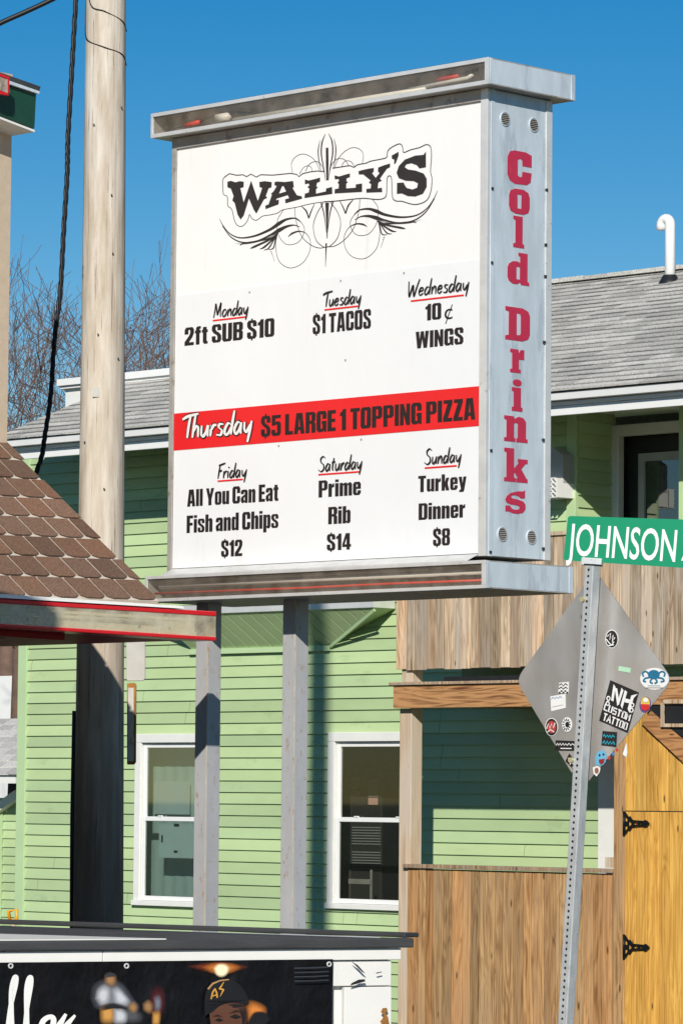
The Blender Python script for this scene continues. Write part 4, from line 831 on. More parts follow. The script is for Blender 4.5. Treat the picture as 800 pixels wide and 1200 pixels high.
# air conditioner on the upper wall
ac = thing('air_conditioner', 'grey weathered air conditioner cowl with white grille on the upper porch wall', 'air conditioner', (hx(650, 550), HY - .1, hz(650, 575)))
pts = [(636, 526), (648, 524), (659, 533), (659, 566), (655, 572), (636, 572)]
mb = MB(); mb.plate([onY(*q, HY - .18) for q in pts], (0, .17, 0)); mb.build('cowl', M['grey_plastic'], ac, bevel=.01)
a = onY(640, 583, HY - .28); b_ = onY(650, 560, HY - .28)
mb = MB()
for k in range(5): mb.box((a.x - .1, HY - .28, a.z + k * (b_.z - a.z) / 4 - .004), (b_.x, HY - .262, a.z + k * (b_.z - a.z) / 4 + .004))
for k in range(5): mb.box((a.x - .1 + k * (b_.x - a.x + .1) / 4.02, HY - .2605, a.z), (a.x - .1 + k * (b_.x - a.x + .1) / 4.02 + .006, HY - .19, b_.z))
mb.build('grille', M['vinyl'], ac)
mb = MB(); mb.box((a.x - .1, HY - .19, a.z), (b_.x, HY - .02, b_.z)); mb.build('housing', M['vinyl'], ac, bevel=.004)

# ------------------------------------------------------------------ WOODEN PORCH
PD = 1.24; PYF = HY - PD
def px_(px, py=800): return onY(px, py, PYF).x
def pz_(px, py): return onY(px, py, PYF).z
porch = thing('wooden_porch', 'weathered wooden porch with board railing and stained beam on the green house', 'porch', (px_(640), PYF + .5, GZ))
XE = hx(830, 900) + 1.2
def boards(mb, x0, x1, z0, z1, y, th=.02, wmin=.085, wmax=.10, gap=.008, a=.60, b_=1.15, warm=.09, jz=.0, axis_tint=True):
    x = x0
    while x < x1 - .02:
        wd = min(random.uniform(wmin, wmax), x1 - x); j = random.uniform(-jz, jz); dy = random.uniform(-.003, .003)
        mb.box((x, y + dy, z0 + j), (x + wd - gap, y + th + dy, z1 + random.uniform(-jz, jz)), tn(a, b_, warm)); x += wd
mb = MB(); boards(mb, px_(467, 700), XE, pz_(500, 784.5), pz_(645, 629), PYF - .03, wmin=.095, wmax=.14, jz=.006); mb.build('railing_panel', M['board_old'], porch, bevel=.003)
mb = MB(); mb.box((px_(465, 700), PYF - .05, pz_(645, 629) + .006), (XE, PYF + .09, pz_(645, 629) + .04), tn()); mb.build('top_rail', M['board_old'], porch, bevel=.003)
# beam
bz0, bz1 = onY(465, 830, PYF - .09).z, onY(465, 803.5, PYF - .09).z; bxa = onY(460.5, 815, PYF - .09).x
mb = MB(); mb.box((bxa, PYF - .09, bz0), (XE, PYF - .03, bz1), (1, 1, 1)); mb.build('beam', M['beam'], porch, bevel=.004)
mb = MB(); mb.box((bxa - .03, PYF - .115, bz1 + .003), (XE, PYF - .0, bz1 + .028), (.75, .73, .72)); mb.build('deck_edge', M['board_old'], porch, bevel=.003)
mb = MB()
mb.box((px_(476), PYF + .003, bz1 - .03), (XE, PYF + .121, bz1), tn())
for k in range(9): mb.box((px_(466), PYF + .125 + k * .112, bz1 - .03), (XE, PYF + .231 + k * .112, bz1), tn())
mb.build('deck', M['board_old'], porch)
mb = MB()
for k in range(12): mb.box((px_(500) + k * .4, PYF - .02, bz0 + .02), (px_(500) + k * .4 + .04, HY - .03, bz1 - .033), tn())
mb.build('joists', M['board_old'], porch)
# stored piece and an added sun-blocking board between deck and railing
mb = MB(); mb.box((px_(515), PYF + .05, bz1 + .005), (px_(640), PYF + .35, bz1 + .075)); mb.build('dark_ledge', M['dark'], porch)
mb = MB(); mb.box((px_(486), PYF + .6, bz1 + .004), (px_(700), PYF + .64, pz_(500, 784.5) + .3), (.5, .5, .5)); mb.build('sun_block_board', M['siding'], porch)  # added board, keeps a patch of sun off the porch wall
# posts
def wpost(x, z0, z1, m, s=.14, y=PYF - .02):
    mb = MB(); mb.box((x, y, z0), (x + s, y + s, z1), tn(.95, 1.05)); return mb.build('post', m, porch, bevel=.006)
pxa = px_(469.5, 900)
wpost(pxa, GZ, bz0 - .002, M['wpost']); wpost(pxa + .002, bz1 + .03, pz_(480, 784.5) + .3, M['wpost'], s=.13, y=PYF)
pxb = px_(722.5, 1000)
wpost(pxb, GZ, bz0 - .002, M['board'], s=.115, y=PYF - .047)
# lower board fence between the posts
lz = pz_(600, 1020)
mb = MB(); boards(mb, px_(480, 1100), pxb + .012, GZ + .05, lz - .005, PYF - .035, wmin=.085, wmax=.125, a=.68, b_=1.2, warm=.10); mb.build('lower_boards', M['board'], porch, bevel=.003)
mb = MB(); mb.box((px_(477.5, 1016), PYF - .065, lz), (pxb - .002, PYF + .06, lz + .034), (.62, .58, .55)); mb.build('cap_rail', M['board_old'], porch, bevel=.004)
a = onY(716, 1010, HY - .2); mb = MB(); mb.box((a.x - .03, HY - .25, a.z - .05), (a.x + .03, HY - .2, a.z + .04)); mb.build('block', M['wpost'], porch)
# gate of golden boards with strap hinges
gate = thing('plank_gate', 'golden pine plank gate with two black ornamental strap hinges', 'gate', (px_(770), PYF - .03, GZ))
gx0 = pxb + .119; gz1 = pz_(740, 860)
seam = pz_(770, 951)
mb = MB(); boards(mb, gx0, XE, GZ + .05, seam - .004, PYF - .045, wmin=.10, wmax=.13, a=.80, b_=1.1, warm=.05); boards(mb, gx0, XE, seam + .004, pz_(760, 808), PYF - .045, wmin=.10, wmax=.13, a=.80, b_=1.1, warm=.05)
mb.build('boards', M['gate'], gate, bevel=.003)
mb = MB(); mb.box((pxb + .02, PYF - .043, GZ + .05), (pxb + .1, PYF - .022, bz0), tn()); mb.build('stile', M['board'], gate)
br = lambda px, py: onY(px, py, PYF - .075)
mb = MB(); mb.plate([br(751, 848), br(762, 832), br(830, 896), br(830, 922)], (0, .028, 0), (1.0, .95, .9)); mb.build('brace', M['beam'], gate, bevel=.003)
mb = MB(); mb.plate([br(757, 836), br(780, 806), br(830, 806), br(830, 893), br(800, 864)], (0, .02, 0)); mb.build('shadow_plate', M['dark'], gate)  # flat dark plate standing in for a shaded recess
mb = MB()
q = lambda a_, b2, c_, d_: mb.plate([br(a_, d_) + Vector((0, -.01, 0)), br(c_, d_) + Vector((0, -.01, 0)), br(c_, b2) + Vector((0, -.01, 0)), br(a_, b2) + Vector((0, -.01, 0))], (0, -.02, 0))
q(776, 824, 779, 852); q(779.2, 848, 830, 852); q(779.2, 820, 830, 824.5)
mb.build('window_frame', M['board_old'], gate)
for py in (964.5, 1109):
    O = onY(732, py, PYF - .05); s = .0072
    def hp(u, v): return Vector((O.x + u * s, PYF - .062, O.z + v * s))
    mb = MB()
    mb.plate([hp(u, v) for u, v in [(0, -13), (1.2, -13.5), (7, -7), (9, -8), (13, -3.6), (22, -3.2), (29, -2.8), (31, -4), (34, -3), (38, 0), (34, 3), (31, 4), (29, 2.8), (22, 3.2), (13, 3.6), (9, 8), (7, 7), (1.2, 13.5), (0, 13)]], (0, -.006, 0), holes=[[hp(u, v) for u, v in h_] for h_ in ([(15, -1.6), (20, -1.3), (20, 1.3), (15, 1.6)], [(23.5, -1.2), (28, -.9), (28, .9), (23.5, 1.2)], [(2, -9), (5.2, -6), (5, -2), (2, -2)], [(2, 2), (5, 2), (5.2, 6), (2, 9)], [(7.4, -4), (11, -1.6), (11, 1.6), (7.4, 4)])])
    hg = mb.build('hinge', M['iron'], gate)
    mb = MB(); mb.tube([hp(0, -13.5) + Vector((-.004, -.002, 0)), hp(0, 13.5) + Vector((-.004, -.002, 0))], .009, 8); mb.build('hinge_pin', M['iron'], hg, smooth=True)
# ------------------------------------------------------------------ UTILITY POLE
PZ = 23.4
pb, pt_ = atz(114.5, 1150, PZ), atz(124.5, 0, PZ)
pole = thing('utility_pole', 'bare weathered wooden utility pole between the brown roof and the menu sign', 'utility pole', (pb.x, pb.y, GZ))
ax = (pt_ - pb).normalized()
def pole_at(z): return pb + ax * ((z - pb.z) / ax.z)
mb = MB(); zs_ = [GZ, 0, .5, 1, 2, 3, 4, 5, 6, 7.5, 9, 11, 13.5]
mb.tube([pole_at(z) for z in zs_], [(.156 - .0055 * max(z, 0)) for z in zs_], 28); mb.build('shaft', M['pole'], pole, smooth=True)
mb = MB()
def wrap(pts):
    out = []
    for u, py in pts:
        p = atz(124.5, py, PZ); c = pole_at(p.z); a = -math.pi / 2 + u * 1.6; r_ = (.156 - .0055 * p.z) + .004
        out.append(c + rt * (math.sin(u * 1.6) * r_) - fw * (math.cos(u * 1.6) * r_))
    return out
mb.tube(smoothpath(wrap([(-1.05, -40), (-.5, 8), (0, 18), (.6, 27), (1.05, 36)])), .0035, 5); mb.build('wire', M['black'], pole)
mb = MB(); mb.tube(smoothpath(wrap([(-1.1, -10), (-1.0, 30), (-.6, 50), (0, 60), (.6, 66), (1.05, 76)])), .0035, 5); mb.build('wire', M['black'], pole)
for u_, py in ((-.3, 150), (.25, 232), (-.1, 395), (.5, 422), (.3, 300), (-.5, 520), (.1, 575), (.6, 128)):
    q_ = wrap([(u_, py)])[0]; mb = MB(); mb.tube([q_ - fw * .001, q_ - fw * .012], .0055, 6); mb.build('nail', M['dark'], pole)
q_ = wrap([(-.15, 468)])[0]; mb = MB(); mb.obox(q_ - rt * .02 - fw * .004, rt * .04, fw * .002, up * .06); mb.build('tag', M['grey_metal'], pole)
c = atz(87.5, 950, PZ); a = atz(88, 833, PZ)
mb = MB(); mb.tube([c + Vector((0, 0, -1)), atz(85.5, 960, PZ), a], .016, 8); mb.build('conduit', M['dark'], pole, smooth=True)
def plate_px(name, pts, z, th, m, par, bev=.003):
    mb = MB(); mb.plate([atz(*q, z) for q in pts], fw * th); return mb.build(name, m, par, bevel=bev)
plate_px('metal_plate', [(148, 752), (170.5, 752), (170.5, 795), (168, 798), (150, 798), (148, 796)], PZ + .06, .012, M['grey_metal'], pole)
rp_ = plate_px('rusty_plate', [(149, 801), (158, 800), (160, 803), (159.5, 893), (157.5, 896), (149, 896)], PZ + .03, .03, M['rust'], pole, .006)
plate_px('plate_face', [(150, 806), (157, 806), (157, 892), (150, 892)], PZ + .027, .002, M['alu_dark'], rp_)

# twisted service cable and the overhead line
def cable(name, pts, r_, lab, cat='cable', twist=None):
    P_ = smoothpath([atz(*p) for p in pts], 14); mb = MB()
    if twist:
        for ph in (0, 2.1, 4.2):
            mb.tube([p + Vector((math.cos(k * twist + ph), math.sin(k * twist + ph), 0)) * r_ * .8 for k, p in enumerate(P_)], r_, 6)
    else: mb.tube(P_, r_, 8)
    return tag(mb.build(name, M['black'], None, smooth=True), lab, cat)
cable('service_cable', [(93, -60, 24.2), (88, 20, 24.2), (84, 90, 24.2), (80, 160, 24.2), (79, 205, 24.2), (75, 270, 24.2), (71, 340, 24.2), (64, 400, 24.2), (60, 460, 24.2), (53, 510, 24.2), (46, 545, 24.2), (20, 600, 24.2), (-30, 640, 24.2)], .0095, 'black twisted cable hanging down beside the wooden pole', twist=.55)
cable('overhead_line', [(-120, 78, 30), (-30, 44, 30), (0, 27.5, 30), (30, 14, 30), (66, -3, 30), (160, -50, 30)], .020, 'thick black overhead line crossing the upper corner of the sky')

# ------------------------------------------------------------------ LEFT BUILDING with brown shingle skirt roof
CY1 = 14.78
cxr = onY(253, 735, CY1); CX = cxr.x
cafe = thing('shingled_eatery', 'eatery with brown shingle skirt roof and red trimmed light box canopy', 'building', (CX - 2.5, CY1 - 3, GZ))
def cx_(px, py): return onX(px, py, CX)
ztop = cx_(252, 716.5).z; zbot = cx_(252, 751).z; yL = cx_(-60, 715).y
ztL = cx_(0, 701.5).z; zbL = cx_(0, 735).z; y0 = cx_(0, 715).y
def zl_(y, a, b_): t = (y - y0) / (CY1 - y0); return a + (b_ - a) * t
yS = yL
T = lambda y: zl_(y, ztL, ztop); B = lambda y: zl_(y, zbL, zbot)
hgt = ztop - zbot; rb = hgt * .16
def ybox(mb, xa, xb, f0, f1, y0_=None, y1_=None, tint=None):
    y0_ = yS if y0_ is None else y0_; y1_ = CY1 if y1_ is None else y1_
    P_ = lambda x, y, f: Vector((x, y, B(y) + (T(y) - B(y)) * f))
    mb.hexa([P_(xa, y0_, f0), P_(xb, y0_, f0), P_(xb, y1_, f0), P_(xa, y1_, f0)], [P_(xa, y0_, f1), P_(xb, y0_, f1), P_(xb, y1_, f1), P_(xa, y1_, f1)], tint)
mb = MB(); ybox(mb, CX - .03, CX - .02, .13, .86, None, CY1 - .14); ybox(mb, CX - .0195, CX - .008, .13, .26, None, CY1 - .14); ybox(mb, CX - .0195, CX - .012, .62, .66, None, CY1 - .14); lb = mb.build('light_box', M['cream'], cafe)
mb = MB(); ybox(mb, CX - .17, CX + .004, .84, 1.0); mb.build('upper_trim', M['red_paint'], lb, bevel=.004)
mb = MB(); ybox(mb, CX - .17, CX + .006, 0, .13); mb.build('lower_trim', M['red_paint'], lb, bevel=.004)
mb = MB(); ybox(mb, CX - .003, CX, .131, .859); ybox(mb, CX - .16, CX - .0035, .131, .859, CY1 - .006, CY1 - .002); mb.build('clear_front', M['acrylic_cream'], lb)
mb = MB(); ya = CY1 - .1; mb.tube([(CX - .016, yS, B(yS) + (T(yS) - B(yS)) * .5), (CX - .016, CY1 - .38, B(CY1) + hgt * .5)], .010, 10); mb.build('lamp_tube', M['tube'], lb, smooth=True)
mb = MB(); mb.tube(smoothpath([(CX - .05, CY1 - .38, B(CY1) + hgt * .5), (CX - .03, CY1 - .25, B(CY1) + hgt * .62), (CX - .03, CY1 - .13, B(CY1) + hgt * .5), (CX - .05, CY1 - .22, B(CY1) + hgt * .36), (CX - .05, CY1 - .35, B(CY1) + hgt * .42)]), .007, 6); mb.build('loose_wire', M['dark'], lb)
for q in (34, 165, 200):
    for f in (.3, .72):
        y = cx_(q, 725).y; mb = MB(); ybox(mb, CX - .0195, CX - .012, f, f + .07, y, y + .012); mb.build('screw', M['dark'], lb)
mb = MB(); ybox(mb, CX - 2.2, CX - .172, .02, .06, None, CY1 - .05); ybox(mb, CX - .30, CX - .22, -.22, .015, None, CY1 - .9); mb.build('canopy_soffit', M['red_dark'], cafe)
a = cx_(18, 750)
mb = MB(); ybox(mb, CX - .62, CX - .45, -.38, .015, y0 + .05, y0 + .22); ybox(mb, CX - .66, CX - .41, -.2, -.02, y0 + .3, y0 + .4); mb.build('flood_lamp', M['dark'], cafe, bevel=.006)
# skirt roof
EXr = CX - .06
e1 = onX(185, 703, EXr); EYr = e1.y
tp_ = onY(0, 512, EYr); run = EXr - tp_.x; rise = tp_.z - e1.z; sl_ = math.hypot(run, rise)
dn = Vector((run, 0, -rise)) / sl_; nn = Vector((rise, 0, run)) / sl_      # down the slope, outwards
eL = onX(0, 698, EXr); gr = (e1.z - eL.z) / (e1.y - eL.y)                   # slight fall of the eave line
yv = Vector((0, 1, gr)).normalized()
O = Vector((EXr, EYr, e1.z))
def RP(a_, s_, l=0): return O - yv * a_ - dn * s_ + nn * l                   # a along eave from the far end, s up the slope
LEN = 7.0; UP = sl_ + .55
mb = MB(); mb.hexa([RP(0, -.01, -.05), RP(LEN, -.01, -.05), RP(LEN, UP, -.05), RP(0, UP, -.05)], [RP(0, -.01, 0), RP(LEN, -.01, 0), RP(LEN, UP, 0), RP(0, UP, 0)]); skirt = mb.build('skirt_roof', M['tab_under'], cafe)
exps = sl_ / 8.2; tw = .186; mb = MB(); k = 0; s_ = -.02
while s_ < UP - .1:
    a_ = -tw * (.5 if k % 2 else 0) - (.03 if k % 3 == 1 else 0)
    while a_ < 3.2:
        g_ = .0085; l0, l1 = max(a_ + g_, -.008), a_ + tw - g_
        if l1 > .03:
            c = .036; h0 = .002 + random.random() * .0025
            pl = [(l0 + (c if a_ + g_ >= -.008 else 0), s_ + .013), (l1 - c, s_ + .013), (l1, s_ + .013 + c * .62), (l1, s_ + exps + .003), (l0, s_ + exps + .003), (l0, s_ + .013 + c * .62)]
            pl = [p for i, p in enumerate(pl) if p not in pl[:i]]
            lift = lambda p: (.006) * max(0, 1 - (p[1] - s_) / (exps + .06)) + .002
            t = tn(.72, 1.22, .07)
            mb.hexa([RP(p[0], p[1], lift(p) - .0015) for p in pl], [RP(p[0], p[1], lift(p) + h0) for p in pl], t)
        a_ += tw
    s_ += exps; k += 1
mb.build('shingles', M['tab'], skirt)
mb = MB(); fl = cx_(214, 705); mb.hexa([(CX - .2, yS, T(yS) + .004), (CX + .012, yS, T(yS) + .004), (CX + .012, fl.y, T(fl.y) + .004), (CX - .2, fl.y, T(fl.y) + .004)], [(CX - .2, yS, T(yS) + .03), (CX + .006, yS, T(yS) + .026), (CX + .006, fl.y, T(fl.y) + .018), (CX - .2, fl.y, T(fl.y) + .022)]); mb.build('eave_flashing', M['white_trim'], cafe)
# upper storey with the beige wall corner and the green eave box
wx_ = onY(11.5, 330, EYr).x
mb = MB(); mb.box((wx_ - 6, EYr - 7, tp_.z - .9), (wx_, EYr, onX(11, 148, wx_).z + .3)); mb.build('upper_wall', M['beige'], cafe)
mb = MB(); mb.box((wx_ - 6, EYr - 7.6, GZ), (CX - 2.21, EYr - 1.6, tp_.z - .9)); mb.build('lower_wall', M['beige'], cafe)
wy = 9.0
def cast(px, py, dr=0.0):            # where the light that reaches this spot of the pole crosses the rear of the added shade slab
    p = atz(px, py, PZ - .12); t = (wy + .5 - p.y) / SUN.y; return p + SUN * t
wl, wm, wr = cast(94, 1030), cast(150, 1030), cast(160, 1034)
mb = MB(); mb.box((wr.x - 7, wy - 2.8, GZ), (wr.x - .06, wy, 2.6)); mb.build('added_wing', M['beige'], cafe)  # unseen low wing, added to go with the shade slab
mb = MB(); pf = [(wl.x, wl.z - .02), (wm.x, wm.z), (wr.x, wr.z), (wr.x, GZ), (wl.x, GZ)]
mb.hexa([Vector((a_, wy + .004, b_)) for a_, b_ in pf], [Vector((a_, wy + .5, b_)) for a_, b_ in pf]); mb.build('pole_shade_slab', M['beige'], cafe)  # added slab out of view, shaped to keep the pole in shade
gx = onY(41, 150, EYr + .02).x
f_ = lambda px, py: onX(px, py, wx_ + .20)
mb = MB(); mb.plate([f_(-60, 62), f_(0, 97), f_(43, 110), f_(41, 151), f_(0, 135), f_(-60, 112)], (-.6, 0, 0)); mb.build('green_fascia', M['dkgreen'], cafe, bevel=.004)
mb = MB(); mb.plate([f_(-60, 53), f_(0, 84.5), f_(48, 101.5), f_(46, 109), f_(43, 109.3), f_(0, 96), f_(-60, 61)], (-.62, 0, 0)); ue = mb.build('upper_roof_edge', M['roof_edge'], cafe)
f2 = lambda px, py: onX(px, py, wx_ + .206)
mb = MB(); mb.plate([f2(-60, 61), f2(0, 92), f2(44, 107.5), f2(43.5, 110.5), f2(0, 96), f2(-60, 66)], (.02, 0, 0)); mb.build('flashing', M['galv'], cafe)
f3 = lambda px, py: onX(px, py, wx_ + .31)
mb = MB()
for pl in ([(-60, 60), (0, 86), (11, 90), (11, 93), (0, 89), (-60, 64)], [(-60, 72), (0, 106), (9, 109), (11, 112), (0, 110), (-60, 76)], [(9.5, 93), (11.5, 93), (11.5, 109), (9.5, 109)]): mb.plate([f3(*p) for p in pl], (-.02, 0, 0))
us_ = mb.build('upper_light_box', M['red_paint'], cafe)
mb = MB(); mb.plate([f3(-60, 65), f3(0, 90), f3(9.4, 93), f3(9.4, 109), f3(0, 105.5), f3(-60, 72)], (-.1, 0, 0)); mb.build('light_box_lining', M['trough_in'], us_)
mb = MB(); b0 = f_(41, 151); b1 = f_(-60, 112)
mb.plate([f_(41, 151.5) + Vector((0, 0, -.004)), f_(-60, 112.5) + Vector((0, 0, -.004)), f_(-60, 112.5) + Vector((-.6, 0, -.004)), f_(41, 151.5) + Vector((-.6, 0, -.004))], (0, 0, -.012)); mb.build('upper_soffit', M['white_trim'], cafe)

# ------------------------------------------------------------------ WHITE SHED with the banner
zF = 16.0; tanF = .466
def shp(px, py, dz=0.0):        # point on the shed front: depth grows to the right
    d0 = px / 800 * 0; r0 = ray(px, py); k = fw.dot(r0); a_ = rt.dot(r0) / k
    # front line: z = zF + tanF * (x - xl), x = a_*z
    xl = -400 / FPX * zF; z = (zF - tanF * xl) / (1 - tanF * a_)
    return EYE + r0 * ((z - dz) / k)
shed = thing('white_shed', 'low white painted shed with black roofing edge and chipped corner', 'shed', tuple((shp(220, 1200)).xy) + (GZ,))
zt1 = (shp(0, 1105).z + shp(470, 1100).z) / 2
fdir = (shp(470, 1100) - shp(0, 1100)); fdir.z = 0; fdir.normalize(); fnr = Vector((fdir.y, -fdir.x, 0))      # towards the camera
A_ = shp(-80, 1105); B_ = shp(474, 1100); E_ = shp(457, 1130)
A_.z = B_.z = E_.z = 0
bk = Vector((-1, 0, 0))
C_ = hit(-80, 1082, (0, 0, 1), zt1); C_.z = 0
H_ = Vector((0, 0, 1))
tA, tB, tC = zt1, zt1, zt1 + .005
# top: membrane strips and a white sheet between
def up_(p, z): return Vector((p.x, p.y, z))
zt2 = onY(200, 1088, B_.y).z
mb = MB(); mb.hexa([up_(A_, tA - .002), up_(B_, tA - .002), up_(C_, tA - .002)], [up_(A_, tA), up_(B_, tA), up_(C_, tA)]); mb.build('roof_membrane', M['roof_edge'], shed); mb = MB(); mb.hexa([up_(A_ - fnr * .02, GZ), up_(E_ - fnr * .02, GZ), up_(E_ - fnr * .02 + Vector((-.3, .25, 0)), GZ), up_(C_, GZ)], [up_(A_ - fnr * .02, tA - .004), up_(E_ - fnr * .02, tA - .004), up_(E_ - fnr * .02 + Vector((-.3, .25, 0)), tA - .004), up_(C_, tA - .004)]); mb.build('body', M['shed_white'], shed)
hz3 = lambda px, py: hit(px, py, (0, 0, 1), tA + .006)
mb = MB(); mb.plate([hz3(-80, 1093), hz3(60, 1097), hz3(195, 1101), hz3(-80, 1103)], (0, 0, .004)); mb.build('roof_patch', M['shed_white'], shed)
lipz = .034
mb = MB(); o = A_ + fnr * .05; mb.obox(up_(o, tA - lipz), (B_ - A_) + fdir * .02, -fnr * .07, H_ * (lipz + .006)); mb.build('front_roofing_edge', M['roof_edge'], shed, bevel=.006)
mb = MB(); o = C_; mb.obox(up_(o, tA + .0065), (B_ - C_), Vector((0, .09, 0)), H_ * .02); mb.build('rear_roofing_edge', M['roof_edge'], shed, bevel=.005)
zb0 = (shp(0, 1130).z + shp(380, 1124).z) / 2
mb = MB()
L_ = (shp(474, 1115) - A_); L_.z = 0; L_ = L_.length * .985
cut = (shp(118, 1115) - A_); cut.z = 0; cut = cut.length
mb.obox(up_(A_ + fnr * .028, zb0), fdir * (cut - .001), -fnr * .03, H_ * (tA - lipz - zb0 - .002)); mb.obox(up_(A_ + fnr * .028 + fdir * (cut + .001), zb0), fdir * (L_ - cut), -fnr * .03, H_ * (tA - lipz - zb0 - .002)); mb.build('fascia_board', M['shed_white'], shed, bevel=.003)
# right hand board of the front, with the chipped corner
xs = (shp(384, 1150) - A_); xs.z = 0; xs = xs.length; xe = (E_ - A_).length
mb = MB(); mb.obox(up_(A_ + fdir * xs + fnr * .012, zb0 - .11), fdir * (xe - xs), -fnr * .03, H_ * .106); mb.obox(up_(A_ + fdir * (xs + .07) + fnr * .016, GZ + .05), fdir * (xe - xs - .07), -fnr * .03, H_ * (zb0 - .115 - .05 - GZ)); mb.build('end_panel', M['shed_white'], shed, bevel=.003)
def chips(pts):
    mb = MB(); mb.plate([shp(*p, .05) for p in pts], fw * .004); mb.build('paint_chip', M['rust'] if len(pts) > 7 else M['dark'], shed)
chips([(411.5, 1126.5), (419, 1131), (428, 1141), (424, 1139)]); chips([(412, 1152), (420, 1148), (427, 1147.5), (428, 1150), (418, 1153), (410, 1155)])
chips([(446, 1186), (448, 1181.5), (453, 1181), (454, 1184), (451, 1187), (454.5, 1192), (456, 1200), (447, 1200), (445, 1197), (447, 1195), (450, 1190)]); chips([(440, 1140), (447, 1138.5), (447, 1139.5), (441, 1141)])

# banner
ban = thing('vinyl_banner', 'black vinyl banner printed with a capped man and white script', 'banner', tuple((shp(190, 1200, .04)).xy) + (.3,))
n = 40; bt = zb0 + .005
xb0, xb1 = -.0, xs + .006
mb = MB()
def bpos(a_, z): return up_(A_ + fdir * a_ + fnr * (.038 + .004 * math.sin(a_ * 9) * min(1, (bt - z) * 4) + .003 * math.sin(a_ * 23 + z * 9)), z)
cols = [xb0 + (xb1 - xb0) * k / n for k in range(n + 1)]; rows = [bt - .9 * k / 14 for k in range(15)]
vs = [bpos(a_, z) for a_ in cols for z in rows]
mb.mesh(vs, [(i * 15 + j, (i + 1) * 15 + j, (i + 1) * 15 + j + 1, i * 15 + j + 1) for i in range(n) for j in range(14)]); sheet = mb.build('sheet', M['banner'], ban, smooth=True)
def bp_(px, py, lift): 
    p = shp(px, py); a_ = (up_(p, 0) - A_).dot(fdir); return bpos(a_, p.z) + fnr * lift
for px in (9, 144, 381):
    c = bp_(px, 1131.5 - (2 if px > 300 else 0), .004); mb = MB(); mb.tube([c + fdir * (.009 * math.cos(k * .7854)) + H_ * (.009 * math.sin(k * .7854)) for k in range(9)], .0035, 6, cap=False); mb.build('grommet', M['galv_front'], ban)
LV = [0]
def pr(name, pts, m, smooth_=True, lab=None):
    LV[0] += 1; pts2 = [(p.x, p.y) for p in smoothpath([(a_, b_, 0) for a_, b_ in pts + [pts[0]]], 4)][:-1] if smooth_ else pts
    mb = MB(); mb.plate([bp_(a_, b_, .003 + .0007 * LV[0]) for a_, b_ in pts2], fnr * .0006); return mb.build(name, m, ban)
def bstroke(mb, pts, ws):
    pp = smoothpath([(a_, b_, 0) for a_, b_ in pts], 6)
    ribbon(mb, [(p.x, p.y) for p in pp], ws, lambda u, v: bp_(u, v, .0035), fnr * .0006)
mb = MB()
bstroke(mb, [(3, 1210), (8, 1180), (14, 1155), (15.5, 1145), (12.5, 1146), (9.5, 1160), (9, 1185), (10, 1210)], [4, 5.5, 6, 5, 5, 6, 6, 6])
bstroke(mb, [(24, 1210), (28, 1180), (32, 1155), (32.5, 1145), (29.5, 1147), (27.5, 1160), (27.5, 1185), (28, 1210)], [4, 5.5, 6, 5, 5, 6, 6, 6])
bstroke(mb, [(42, 1210), (47, 1196), (55, 1191), (59, 1195), (56, 1210)], [6.5, 6.5, 5.5, 6.5, 6.5])
bstroke(mb, [(58, 1212), (66, 1200), (73, 1187.5)], [6, 7, 3.5]); bstroke(mb, [(70, 1212), (73.5, 1202), (84, 1189)], [6, 7, 3])
mb.build('script_lettering', M['white_ink'], ban)
fm = {k: flat('print_' + k, v, .4) for k, v in {'skin': (.105, .042, .024), 'skin_light': (.30, .13, .075), 'shade': (.030, .013, .010), 'cap': (.010, .010, .012), 'cap_rim': (.03, .025, .02), 'gold': (.60, .30, .05), 'orange': (.62, .20, .04), 'amber': (.85, .45, .14), 'glow': (.95, .82, .58), 'dusk': (.20, .035, .012), 'grey': (.40, .41, .45), 'pale': (.62, .63, .66), 'tan': (.42, .24, .10), 'maroon': (.13, .02, .025), 'slate': (.035, .04, .05)}.items()}

SM = {}
def softmat(key, c):
    m = bpy.data.materials.new('soft_print_' + key); m.use_nodes = True; N = m.node_tree.nodes; L = m.node_tree.links
    b = N['Principled BSDF']; b.inputs['Base Color'].default_value = (*c, 1); b.inputs['Roughness'].default_value = .4
    at = N.new('ShaderNodeAttribute'); at.attribute_name = 'tint'; L.new(at.outputs['Fac'], b.inputs['Alpha']); return m
def soft(name, pts, key, core=.40, grow=1.32, amax=1.0):
    """an out-of-focus patch of the print: solid in the middle, fading out at its rim"""
    if key not in SM: SM[key] = softmat(key, SC[key])
    LV[0] += 1
    pp = [(p.x, p.y) for p in smoothpath([(a_, b_, 0) for a_, b_ in pts + [pts[0]]], 4)][:-1]; n_ = len(pp)
    cx_0 = sum(p[0] for p in pp) / n_; cy_0 = sum(p[1] for p in pp) / n_
    me = bpy.data.meshes.new(name); f = lambda k, p: bp_(cx_0 + (p[0] - cx_0) * k, cy_0 + (p[1] - cy_0) * k, .003 + .0005 * LV[0])
    vs = [f(0, pp[0])] + [f(core, p) for p in pp] + [f((core + grow) / 2, p) for p in pp] + [f(grow, p) for p in pp]
    al = [amax] * (n_ + 1) + [amax * .5] * n_ + [0.0] * n_
    fs = [(0, 1 + k, 1 + (k + 1) % n_) for k in range(n_)]
    for r_ in (0, 1): fs += [(1 + r_ * n_ + k, 1 + r_ * n_ + (k + 1) % n_, 1 + (r_ + 1) * n_ + (k + 1) % n_, 1 + (r_ + 1) * n_ + k) for k in range(n_)]
    me.from_pydata([v - ban.location for v in vs], [], fs); ca = me.color_attributes.new('tint', 'FLOAT_COLOR', 'POINT')
    ca.data.foreach_set('color', [c for a_ in al for c in (a_, a_, a_, 1)]); me.materials.append(SM[key])
    o = bpy.data.objects.new(name, me); COL.objects.link(o); o.parent = ban; return o
